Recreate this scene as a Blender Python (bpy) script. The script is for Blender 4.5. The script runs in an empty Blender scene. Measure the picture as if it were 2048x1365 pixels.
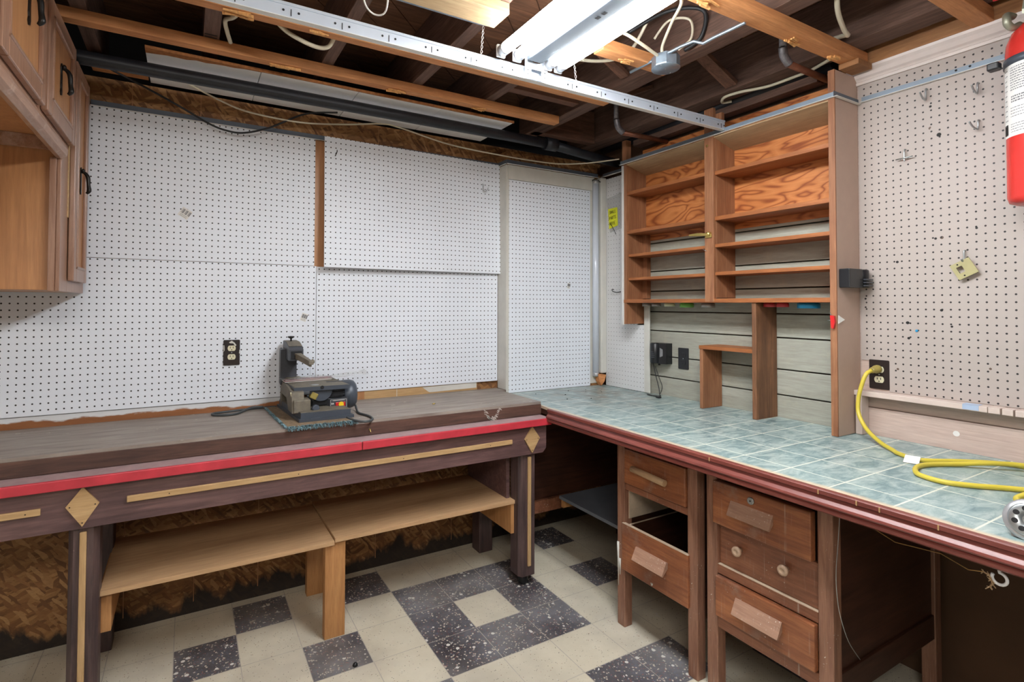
import bpy, bmesh, math, random
from mathutils import Vector, Matrix
random.seed(7)
S = bpy.context.scene
COL = S.collection

# ------------------------------------------------------------------ camera, world, big lights, exposure
cam_d = bpy.data.cameras.new('camera')
cam_d.sensor_width = 36.0
cam_d.sensor_fit = 'HORIZONTAL'
cam_d.lens = 1059.02 * 36.0 / 2048.0
cam_d.shift_x = 0.01982
cam_d.shift_y = -0.04673
cam_d.clip_start = 0.02
cam = bpy.data.objects.new('camera', cam_d)
COL.objects.link(cam)
_y, _p, _r = math.radians(29.8139), math.radians(1.2548), math.radians(0.1863)
_f = Vector((math.sin(_y), math.cos(_y), 0)); _rt = Vector((math.cos(_y), -math.sin(_y), 0)); _u = Vector((0, 0, 1))
_f2 = _f * math.cos(_p) + _u * math.sin(_p); _u2 = _u * math.cos(_p) - _f * math.sin(_p)
_r3 = _rt * math.cos(_r) + _u2 * math.sin(_r); _u3 = _u2 * math.cos(_r) - _rt * math.sin(_r)
CAMLOC = Vector((-2.4392, -2.7800, 1.41))
cam.matrix_world = Matrix(((_r3.x, _u3.x, -_f2.x, CAMLOC.x), (_r3.y, _u3.y, -_f2.y, CAMLOC.y), (_r3.z, _u3.z, -_f2.z, CAMLOC.z), (0, 0, 0, 1)))
S.camera = cam

world = bpy.data.worlds.new('world'); S.world = world
world.use_nodes = True
bg = world.node_tree.nodes['Background']
bg.inputs[0].default_value = (1.0, 0.97, 0.93, 1); bg.inputs[1].default_value = 0.03

def area(name, loc, target, sx, sy, power, color):
    d = bpy.data.lights.new(name, 'AREA'); d.shape = 'RECTANGLE'; d.size = sx; d.size_y = sy; d.energy = power; d.color = color
    o = bpy.data.objects.new(name, d); COL.objects.link(o); o.location = loc
    o.rotation_euler = (Vector(target) - Vector(loc)).to_track_quat('-Z', 'Y').to_euler()
    return o
area('ceiling lamp of the room behind', (-2.75, -3.5, 2.34), (-2.0, -.4, 0.9), 1.2, 0.4, 17, (1.0, 0.95, 0.88))
TUBE_STRENGTH = 32.0

S.view_settings.view_transform = 'Standard'
S.view_settings.look = 'None'
S.view_settings.gamma = 1.0
S.view_settings.use_curve_mapping = False
S.view_settings.exposure = 0.92

# ------------------------------------------------------------------ materials
def lin(c):
    return tuple(((v / 255) / 12.92 if v / 255 <= 0.04045 else ((v / 255 + 0.055) / 1.055) ** 2.4) for v in c) + (1,)

class NT:
    def __init__(s, name):
        m = bpy.data.materials.new(name); m.use_nodes = True
        s.m = m; s.t = m.node_tree; s.b = s.t.nodes['Principled BSDF']; s.co = None
    def n(s, typ, **kw):
        x = s.t.nodes.new(typ)
        for k, v in kw.items():
            if k.startswith('i_'):
                key = k[2:]
                key = int(key) if key.isdigit() else key
                x.inputs[key].default_value = v
            else: setattr(x, k, v)
        return x
    def l(s, a, b): s.t.links.new(a, b)
    def obj(s):
        if s.co is None: s.co = s.n('ShaderNodeTexCoord').outputs['Object']
        return s.co
    def mapping(s, scale, loc=(0, 0, 0), rot=(0, 0, 0)):
        m = s.n('ShaderNodeMapping'); m.inputs['Scale'].default_value = scale; m.inputs['Location'].default_value = loc; m.inputs['Rotation'].default_value = rot
        s.l(s.obj(), m.inputs[0]); return m.outputs[0]
    def noise(s, vec, scale=1, detail=4, rough=.55, dist=0):
        x = s.n('ShaderNodeTexNoise'); x.inputs['Scale'].default_value = scale; x.inputs['Detail'].default_value = detail
        x.inputs['Roughness'].default_value = rough; x.inputs['Distortion'].default_value = dist
        if vec is not None: s.l(vec, x.inputs['Vector'])
        return x.outputs['Fac']
    def voro(s, vec, scale, feature='F1', out='Distance', rand=1):
        x = s.n('ShaderNodeTexVoronoi'); x.feature = feature; x.inputs['Scale'].default_value = scale; x.inputs['Randomness'].default_value = rand
        s.l(vec, x.inputs['Vector']); return x.outputs[out]
    def ramp(s, fac, stops):
        r = s.n('ShaderNodeValToRGB'); e = r.color_ramp.elements
        while len(e) < len(stops): e.new(.5)
        for i, (p, c) in enumerate(stops): e[i].position = p; e[i].color = c
        s.l(fac, r.inputs[0]); return r.outputs[0]
    def math(s, op, a, b=0.0, c=None):
        x = s.n('ShaderNodeMath', operation=op)
        for i, v in enumerate((a, b) if c is None else (a, b, c)):
            if isinstance(v, (int, float)): x.inputs[i].default_value = v
            else: s.l(v, x.inputs[i])
        return x.outputs[0]
    def mix(s, fac, a, b, blend='MIX'):
        x = s.n('ShaderNodeMix', data_type='RGBA', blend_type=blend)
        for sock, v in ((x.inputs[0], fac), (x.inputs[6], a), (x.inputs[7], b)):
            if isinstance(v, (int, float)): sock.default_value = v
            elif isinstance(v, tuple): sock.default_value = v
            else: s.l(v, sock)
        return x.outputs[2]
    def maprange(s, v, a, b, c=0., d=1.):
        x = s.n('ShaderNodeMapRange'); s.l(v, x.inputs[0])
        for i, q in enumerate((a, b, c, d)): x.inputs[i + 1].default_value = q
        return x.outputs[0]
    def bump(s, h, strength=.2, dist=.002):
        x = s.n('ShaderNodeBump'); x.inputs['Strength'].default_value = strength; x.inputs['Distance'].default_value = dist
        s.l(h, x.inputs['Height']); s.l(x.outputs[0], s.b.inputs['Normal'])
    def fin(s, col, rough=.6, metal=0, spec=None):
        if isinstance(col, tuple): s.b.inputs['Base Color'].default_value = col
        else: s.l(col, s.b.inputs['Base Color'])
        s.b.inputs['Roughness'].default_value = rough; s.b.inputs['Metallic'].default_value = metal
        if spec is not None: s.b.inputs['Specular IOR Level'].default_value = spec
        return s.m

AX = {'X': (1.2, 16, 16), 'Y': (16, 1.2, 16), 'Z': (16, 16, 1.2)}
def wood(name, c1, c2, axis='X', rough=.65, specks=None, blotch=.35, knots=True, sc=1.0, wear=None):
    n = NT(name); v = n.mapping(tuple(a * sc for a in AX[axis]))
    g = n.noise(v, 2.2, 8, .65, 1.2)
    col = n.ramp(g, [(.28, lin(c1)), (.72, lin(c2))])
    fine = n.noise(n.mapping(tuple(a * 5 * sc for a in AX[axis])), 2.5, 3)
    col = n.mix(n.maprange(fine, .35, .75, 0, .35), col, tuple(x * .55 for x in lin(c1)[:3]) + (1,))
    big = n.noise(n.obj(), 5.0, 4)
    col = n.mix(n.maprange(big, .45, .75, 0, blotch), col, tuple(x * .5 for x in lin(c1)[:3]) + (1,))
    if wear:
        w = n.noise(n.obj(), 9.0, 8, .7)
        col = n.mix(n.maprange(w, .54, .68, 0, .75), col, lin(wear))
    if specks:
        fl = n.noise(n.obj(), 150, 2, .5); rn = n.noise(n.obj(), 9, 3)
        sp = n.math('MULTIPLY', n.maprange(fl, .70, .73), n.maprange(rn, .48, .60))
        dr = n.noise(n.mapping((90, 90, 3.0)), 1.0, 3, .6); rn2 = n.noise(n.mapping((3, 3, 3), loc=(4, 1, 2)), 2.2, 2)
        st = n.math('MULTIPLY', n.maprange(dr, .60, .74, 0, .55), n.maprange(rn2, .50, .66))
        col = n.mix(st, col, lin(specks))
        col = n.mix(sp, col, lin(specks))
    n.bump(g, .25, .002)
    return n.fin(col, rough)

def flat(name, c, rough=.5, metal=0, var=.12, scale=14, bump=0.0):
    n = NT(name); L = lin(c)
    f = n.noise(n.obj(), scale, 5, .6)
    col = n.ramp(f, [(.3, tuple(x * (1 - var) for x in L[:3]) + (1,)), (.7, tuple(min(1, x * (1 + var)) for x in L[:3]) + (1,))])
    if bump: n.bump(f, bump, .001)
    return n.fin(col, rough, metal)

def ply(name, c1, c2, c3):
    n = NT(name); v = n.mapping((1.0, 1.3, 4.2))
    d = n.noise(v, 2.0, 2, .5, .6)
    w = n.math('FRACT', n.math('MULTIPLY', d, 9.0))
    w = n.math('ABSOLUTE', n.math('SUBTRACT', w, .5))
    col = n.ramp(w, [(.02, lin(c2)), (.22, lin(c1)), (.5, lin(c3))])
    f = n.noise(n.mapping((14, 2.5, 60)), 2, 3)
    col = n.mix(n.maprange(f, .4, .8, 0, .3), col, lin(c2))
    return n.fin(col, .55)

def pegboard(name, base, plane, pu=.0254, pv=.02705, r=.0033, dirt=None, var=.03):
    """plane 'XZ' or 'YZ'; the object's own origin is one of the holes"""
    n = NT(name); sp = n.n('ShaderNodeSeparateXYZ'); n.l(n.obj(), sp.inputs[0])
    u = sp.outputs[0 if plane == 'XZ' else 1]; v = sp.outputs[2]
    def cell(a, p):
        q = n.math('DIVIDE', a, p)
        return n.math('MULTIPLY', n.math('SUBTRACT', q, n.math('ROUND', q)), p)
    a = cell(u, pu); b = cell(v, pv)
    d = n.math('SQRT', n.math('ADD', n.math('MULTIPLY', a, a), n.math('MULTIPLY', b, b)))
    hole = n.maprange(d, r * .86, r * 1.14, 1, 0)
    L = lin(base)
    f = n.noise(n.obj(), 3.5, 5)
    col = n.ramp(f, [(.3, tuple(x * (1 - var) for x in L[:3]) + (1,)), (.7, tuple(min(1, x * (1 + var)) for x in L[:3]) + (1,))])
    if dirt:
        k = n.noise(n.obj(), 60, 4, .7)
        col = n.mix(n.maprange(k, .66, .74, 0, .55), col, lin(dirt))
        vd = n.voro(n.obj(), 17); rn = n.noise(n.obj(), 9, 2)
        col = n.mix(n.math('MULTIPLY', n.math('LESS_THAN', vd, .10), n.math('GREATER_THAN', rn, .60)), col, lin((92, 74, 62)))
    col = n.mix(hole, col, (.010, .009, .010, 1))
    return n.fin(col, .55)

def osb(name):
    n = NT(name)
    def layer(ang, off, sc):
        mp = n.mapping((1, 1, 1), loc=(off, 0, off * .7), rot=(0, ang, 0))
        nz = n.n('ShaderNodeTexNoise'); nz.inputs['Scale'].default_value = 14; n.l(mp, nz.inputs['Vector'])
        ad = n.n('ShaderNodeVectorMath', operation='MULTIPLY_ADD'); n.l(nz.outputs['Color'], ad.inputs[0]); ad.inputs[1].default_value = (.02, .02, .02); n.l(mp, ad.inputs[2])
        ml = n.n('ShaderNodeVectorMath', operation='MULTIPLY'); n.l(ad.outputs[0], ml.inputs[0]); ml.inputs[1].default_value = (18, 18, 82)
        v = n.n('ShaderNodeTexVoronoi'); v.inputs['Scale'].default_value = sc; n.l(ml.outputs[0], v.inputs['Vector'])
        q = n.n('ShaderNodeSeparateColor'); n.l(v.outputs['Color'], q.inputs[0]); return q.outputs
    a = layer(.35, 0, 1.0); b = layer(-.9, 3.1, 1.1)
    ca = n.ramp(a[0], [(0, lin((112, 74, 40))), (.5, lin((142, 98, 56))), (1, lin((176, 130, 80)))])
    cb = n.ramp(b[0], [(0, lin((100, 64, 34))), (.5, lin((146, 100, 58))), (1, lin((186, 142, 92)))])
    col = n.mix(n.maprange(b[1], .55, .6, 0, 1), ca, cb)
    f = n.noise(n.mapping((30, 30, 60)), 2, 3)
    col = n.mix(n.maprange(f, .4, .75, 0, .3), col, lin((96, 62, 36)))
    big = n.noise(n.obj(), 3, 4)
    col = n.mix(n.maprange(big, .5, .75, 0, .35), col, lin((92, 62, 40)))
    sz = n.n('ShaderNodeSeparateXYZ'); n.l(n.obj(), sz.inputs[0])
    hh = n.math('SUBTRACT', sz.outputs[2], n.math('MULTIPLY', n.math('SUBTRACT', n.noise(n.mapping((3, 1, 1)), 2.2, 5, .6), .38), .34))
    col = n.mix(n.maprange(hh, .015, .05, .95, 0), col, lin((30, 26, 24)))
    n.bump(a[2], .2, .001)
    return n.fin(col, .7)
def countertop():
    n = NT('teal_tile_laminate'); sp = n.n('ShaderNodeSeparateXYZ'); n.l(n.obj(), sp.inputs[0])
    def line(a, off, p, w):
        q = n.math('DIVIDE', n.math('SUBTRACT', a, off), p)
        d = n.math('MULTIPLY', n.math('ABSOLUTE', n.math('SUBTRACT', q, n.math('ROUND', q))), p)
        return n.maprange(d, w * .7, w * 1.2, 1, 0)
    g = n.math('MAXIMUM', line(sp.outputs[0], -.735, .1756, .0026), line(sp.outputs[1], -.614, .1641, .0026))
    v = n.mapping((5, 11, 5), rot=(0, 0, .5))
    f = n.noise(v, 2.2, 9, .68, .6)
    col = n.ramp(f, [(.30, lin((84, 112, 118))), (.45, lin((130, 152, 152))), (.56, lin((160, 176, 172))), (.72, lin((190, 198, 190)))])
    st = n.noise(n.mapping((26, 9, 9), rot=(0, 0, .4)), 2.0, 6, .7)
    col = n.mix(n.maprange(st, .62, .72, 0, .45), col, lin((62, 84, 92)))
    lf = n.noise(n.obj(), 300, 2)
    col = n.mix(n.math('MULTIPLY', g, n.maprange(lf, .25, .5, .6, 1)), col, lin((222, 222, 206)))
    # grime by the back corner, worn tan edge, paint drips
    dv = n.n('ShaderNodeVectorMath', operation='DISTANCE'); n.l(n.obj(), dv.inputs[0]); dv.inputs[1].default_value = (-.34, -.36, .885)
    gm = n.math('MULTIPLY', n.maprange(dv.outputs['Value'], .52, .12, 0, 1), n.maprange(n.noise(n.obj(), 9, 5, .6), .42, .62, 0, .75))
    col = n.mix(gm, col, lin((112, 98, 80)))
    eg = n.math('ADD', sp.outputs[0], n.math('MULTIPLY', n.noise(n.obj(), 13, 4), .03))
    col = n.mix(n.maprange(eg, -.800, -.818, 0, .9), col, lin((206, 184, 156)))
    w = n.noise(n.obj(), 16, 4, .7)
    w2 = n.noise(n.obj(), 3.1, 1)
    col = n.mix(n.math('MULTIPLY', n.maprange(w, .68, .71, 0, .8), n.maprange(w2, .5, .6, 0, 1)), col, lin((226, 226, 220)))
    return n.fin(col, .34)

def terrazzo(name, base, dark):
    n = NT(name)
    f = n.noise(n.obj(), 3.2, 6, .65)
    if dark:
        col = n.ramp(f, [(.3, lin((52, 47, 50))), (.5, lin((96, 94, 98))), (.7, lin((136, 136, 140)))])
        chips = [(80, .30, .47, (206, 196, 178)), (120, .28, .54, (150, 96, 88)), (140, .28, .54, (104, 112, 136)), (30, .24, .56, (226, 224, 216))]
    else:
        col = n.ramp(f, [(.3, lin((208, 199, 176))), (.7, lin((226, 218, 198)))])
        chips = [(120, .20, .57, (96, 88, 74)), (80, .16, .58, (160, 120, 90)), (60, .18, .62, (222, 218, 204))]
    for i, (sc, th, nt, c) in enumerate(chips):
        v = n.mapping((1, 1.0, 1), loc=(i * 3.7, i * 1.3, 0), rot=(0, 0, i * .8))
        vd = n.voro(v, sc); rn = n.noise(v, sc * .55, 1)
        col = n.mix(n.math('MULTIPLY', n.math('LESS_THAN', vd, th), n.math('GREATER_THAN', rn, nt)), col, lin(c))
    w = n.noise(n.mapping((1, 1, 1), loc=(9, 2, 0)), 10, 5, .7)
    col = n.mix(n.maprange(w, .67, .70, 0, .8), col, lin((214, 212, 204)))
    du = n.noise(n.obj(), 1.7, 4)
    col = n.mix(n.maprange(du, .45, .65, 0, .45), col, lin((150, 144, 136)))
    return n.fin(col, .5)


M = {}
M['joist'] = wood('old_joist_wood', (72, 50, 41), (130, 98, 82), 'Y', .8)
M['joistx'] = wood('old_blocking_wood', (74, 48, 35), (142, 98, 76), 'X', .8)
M['furring'] = wood('furring_wood', (180, 114, 66), (224, 158, 102), 'X', .7)
M['furringY'] = wood('plate_wood', (128, 84, 48), (176, 124, 78), 'Y', .7)
M['pine'] = wood('new_pine', (172, 138, 98), (214, 186, 144), 'X', .6)
M['chip'] = flat('splintered_wood', (206, 152, 92), .8, var=.3, scale=90)
M['plank'] = wood('subfloor_plank', (80, 52, 36), (148, 102, 72), 'X', .8)
M['osb'] = osb('strand_board')
M['pegL'] = pegboard('white_pegboard', (230, 235, 243), 'XZ')
M['pegW'] = pegboard('white_painted_pegboard', (212, 212, 212), 'YZ', r=.0022)
M['pegR'] = pegboard('tan_painted_pegboard', (171, 160, 153), 'YZ', dirt=(168, 150, 138))
M['white'] = flat('white_paint', (214, 212, 208), .5, var=.05)
M['oldwhite'] = flat('old_white_paint', (204, 202, 194), .6, var=.10, scale=6)
M['tile_white'] = flat('white_ceiling_tile', (238, 238, 238), .8, var=.03)
M['fibre'] = flat('brown_fibreboard', (158, 102, 58), .9, var=.3, scale=60)
M['metal'] = flat('painted_grid_metal', (198, 208, 220), .35, .35, var=.04)
M['metal_edge'] = flat('white_enamel', (226, 226, 222), .35, 0, var=.03)
M['metal_grey'] = flat('grey_blue_metal', (134, 148, 160), .4, .3, var=.05)
M['channel'] = flat('grey_channel_metal', (96, 104, 114), .45, .1, var=.05)
M['bracket'] = flat('grey_white_bracket', (176, 180, 184), .4, .1, var=.03)
M['metal_dark'] = flat('dark_grey_metal_angle', (92, 100, 110), .45, .2, var=.05)
M['slot'] = flat('dark_slot', (22, 22, 24), .8)
M['steel'] = flat('zinc_steel', (176, 182, 184), .3, .85, var=.08)
M['galv'] = flat('galvanised_steel', (150, 164, 176), .38, .75, var=.12, scale=40)
M['castiron'] = flat('black_iron_pipe', (30, 31, 36), .45, .1, var=.3, scale=18)
M['copper'] = flat('old_copper', (112, 66, 46), .45, .55, var=.35, scale=20)
M['solder'] = flat('dull_solder', (120, 116, 118), .45, .6, var=.4, scale=60)
M['tan'] = flat('tan_paint', (178, 152, 136), .55, var=.04)
M['tanlight'] = flat('pink_tan_paint', (206, 188, 178), .55, var=.05)
M['tanwood'] = wood('pink_painted_boards', (186, 162, 150), (208, 188, 176), 'Y', .6, blotch=.05)
M['crown'] = flat('cream_pink_moulding', (206, 194, 188), .45, var=.04)
M['siding'] = wood('grey_green_painted_planks', (150, 148, 134), (176, 176, 164), 'Y', .6, blotch=.10, wear=(170, 166, 148))
M['shelf'] = wood('orange_shelf_wood', (128, 70, 34), (180, 112, 62), 'Y', .55)
M['shelfZ'] = wood('weathered_post_wood', (124, 76, 48), (172, 120, 84), 'Z', .6, blotch=.2)
M['divider'] = wood('stained_divider_board', (82, 52, 34), (150, 102, 68), 'Z', .6, blotch=.55)
M['ply'] = ply('fir_plywood', (192, 118, 62), (140, 72, 30), (204, 132, 74))
M['soffit'] = wood('tan_grooved_board', (168, 138, 104), (196, 166, 128), 'Y', .6)
M['bench'] = wood('plum_stained_wood', (78, 56, 58), (128, 96, 92), 'X', .5)
M['benchZ'] = wood('plum_stained_leg_wood', (50, 38, 42), (112, 88, 84), 'Z', .5, sc=.8)
M['red'] = flat('worn_red_paint', (190, 54, 66), .45, var=.2, scale=9)
M['deck'] = flat('dusty_pink_deck', (168, 142, 142), .6, var=.12, scale=30)
M['strip'] = wood('light_trim_wood', (176, 140, 94), (204, 170, 124), 'X', .5, blotch=.05)
M['stripZ'] = wood('light_trim_wood_upright', (176, 140, 94), (204, 170, 124), 'Z', .5, blotch=.05)
def boxtop():
    n = NT('dusty_bench_top'); v = n.mapping((2.2, 14, 9))
    f = n.noise(v, 2, 7, .6, .4)
    col = n.ramp(f, [(.3, lin((120, 108, 100))), (.7, lin((160, 150, 140)))])
    w = n.noise(n.mapping((22, 60, 30)), 1, 3, .6); w2 = n.noise(n.obj(), 2.6, 2)
    col = n.mix(n.math('MULTIPLY', n.maprange(w, .69, .72, 0, .9), n.maprange(w2, .45, .55, 0, 1)), col, lin((222, 214, 196)))
    return n.fin(col, .55)
M['boxtop'] = boxtop()
M['boxfront'] = wood('brown_fascia', (58, 40, 36), (112, 80, 66), 'X', .55)
M['lowshelf'] = wood('particle_board', (178, 140, 100), (208, 170, 128), 'X', .6, blotch=.12, sc=.5)
M['lowleg'] = wood('pine_leg', (170, 116, 68), (204, 152, 98), 'Z', .6, blotch=.12)
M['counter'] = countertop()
M['mould'] = wood('red_brown_varnish', (104, 48, 42), (144, 78, 68), 'Y', .36, blotch=.25)
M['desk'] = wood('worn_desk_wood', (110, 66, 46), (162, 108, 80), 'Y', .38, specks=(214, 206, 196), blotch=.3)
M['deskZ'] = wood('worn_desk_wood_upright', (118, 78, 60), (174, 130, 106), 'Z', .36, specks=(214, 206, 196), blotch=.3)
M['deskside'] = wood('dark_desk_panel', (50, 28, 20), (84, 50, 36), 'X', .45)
M['drawer'] = wood('drawer_front_wood', (120, 68, 46), (180, 116, 74), 'Y', .32, specks=(206, 190, 178), blotch=.6, wear=(142, 108, 92))
M['handle'] = wood('worn_pull_wood', (146, 108, 88), (190, 152, 128), 'Y', .45, specks=(226, 220, 210), blotch=.25)
M['railtop'] = flat('bare_wood_edge', (204, 184, 160), .6, var=.1, scale=40)
M['dowel'] = wood('bare_dowel', (168, 132, 96), (206, 174, 136), 'Y', .6, blotch=.25)
M['knob'] = flat('worn_beige_knob', (186, 158, 134), .4, var=.12, scale=50)
M['greyshelf'] = flat('grey_painted_board', (112, 118, 128), .5, var=.06)
M['cabwood'] = wood('maple_cabinet_veneer', (168, 114, 72), (198, 144, 96), 'Z', .42, blotch=.2, sc=.6)
M['cabframe'] = wood('worn_pinkish_frame', (142, 102, 80), (174, 136, 112), 'Z', .30, blotch=.1)
M['cabframeY'] = wood('worn_pinkish_rail', (136, 96, 72), (182, 144, 120), 'Y', .34, blotch=.2, wear=(196, 172, 158))
M['blackmetal'] = flat('antique_black_metal', (38, 36, 34), .35, .6, var=.3, scale=60)
M['black'] = flat('black_plastic', (26, 27, 30), .35, var=.15)
M['blackbrown'] = flat('dark_brown_plate', (36, 26, 24), .4, var=.15)
M['ivory'] = flat('ivory_plastic', (222, 216, 186), .35, var=.03)
M['ivoryplate'] = flat('yellowed_ivory_plate', (166, 158, 116), .35, var=.05)
M['charcoal'] = flat('charcoal_enamel', (66, 68, 74), .4, .1, var=.15, scale=30)
M['sawdust'] = flat('dusty_charcoal_enamel', (112, 105, 92), .65, .05, var=.25, scale=40)
M['bluegrey'] = flat('blue_grey_enamel', (72, 78, 88), .4, .15, var=.1)
M['carpet'] = flat('teal_carpet', (112, 140, 148), .95, var=.5, scale=200)
M['carpettop'] = flat('dusty_carpet_top', (126, 106, 82), .95, var=.3, scale=80)
M['redplastic'] = flat('red_plastic', (196, 34, 36), .35, var=.05)
M['yellowplastic'] = flat('yellow_plastic', (236, 200, 44), .35, var=.04)
M['cordgrey'] = flat('grey_rubber_cord', (62, 66, 68), .5, var=.1)
M['cordblack'] = flat('black_cord', (24, 24, 26), .5, var=.1)
M['cordyellow'] = flat('yellow_cord', (204, 184, 66), .4, var=.06)
M['cordwhite'] = flat('cream_cable', (206, 196, 172), .5, var=.08)
M['cordwhite2'] = flat('white_wire', (214, 210, 204), .45, var=.04)
M['plug'] = flat('olive_yellow_plug', (150, 134, 70), .45, var=.15, scale=40)
M['paper'] = flat('off_white_paper', (224, 222, 218), .6, var=.04)
M['paperred'] = flat('red_printed_paper', (150, 92, 96), .5, var=.45, scale=18)
M['noteyellow'] = flat('yellow_note', (220, 222, 44), .6, var=.04)
M['ink'] = flat('black_ink', (20, 20, 20), .7)
M['greyink'] = flat('grey_print', (120, 120, 122), .7)
M['extred'] = flat('red_enamel', (200, 52, 46), .25, var=.12, scale=9)
M['brass'] = flat('brass', (196, 174, 104), .3, .85, var=.1)
M['alu'] = flat('cast_aluminium', (176, 176, 178), .36, .6, var=.06)
M['latchgrey'] = flat('grey_green_cast_metal', (158, 158, 140), .4, .5, var=.12)
M['lid_grey'] = flat('tin_lid', (158, 152, 146), .35, .5, var=.1)
M['lid_cream'] = flat('cream_lid', (206, 206, 170), .4, var=.05)
M['lid_green'] = flat('green_lid', (104, 164, 74), .4, var=.05)
M['lid_red'] = flat('red_lid', (190, 56, 60), .4, var=.05)
M['lid_blue'] = flat('blue_lid', (36, 140, 186), .4, var=.05)
M['wallbrown'] = flat('brown_wall', (88, 62, 42), .8, var=.15, scale=5)
M['floor_light'] = terrazzo('beige_floor_tile', None, False)
M['floor_dark'] = terrazzo('charcoal_floor_tile', None, True)
M['grout'] = flat('tile_joint', (186, 178, 166), .8)
M['twine'] = flat('frayed_twine', (170, 142, 108), .9, var=.3, scale=90)
M['copperwire'] = flat('brass_wire', (152, 118, 70), .4, .6, var=.1)
M['tapeblue'] = flat('blue_tape', (168, 184, 208), .5, var=.05)
M['fixture'] = flat('white_fixture_enamel', (226, 228, 230), .3, 0, var=.02)
def emit(name, strength):
    n = NT(name); n.b.inputs['Base Color'].default_value = (.9, .9, .9, 1)
    n.b.inputs['Emission Color'].default_value = (.93, .97, 1, 1); n.b.inputs['Emission Strength'].default_value = strength
    return n.m
M['tube'] = emit('lit_fluorescent_glass', TUBE_STRENGTH)
def glassy(name, c, alpha, rough=.1):
    n = NT(name); n.b.inputs['Base Color'].default_value = lin(c); n.b.inputs['Roughness'].default_value = rough
    n.b.inputs['Alpha'].default_value = alpha; return n.m
M['film'] = glassy('clear_plastic_film', (206, 206, 204), .28, .12)
M['tubeglass'] = flat('unlit_frosted_tube', (206, 212, 222), .15, var=.02)

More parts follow.
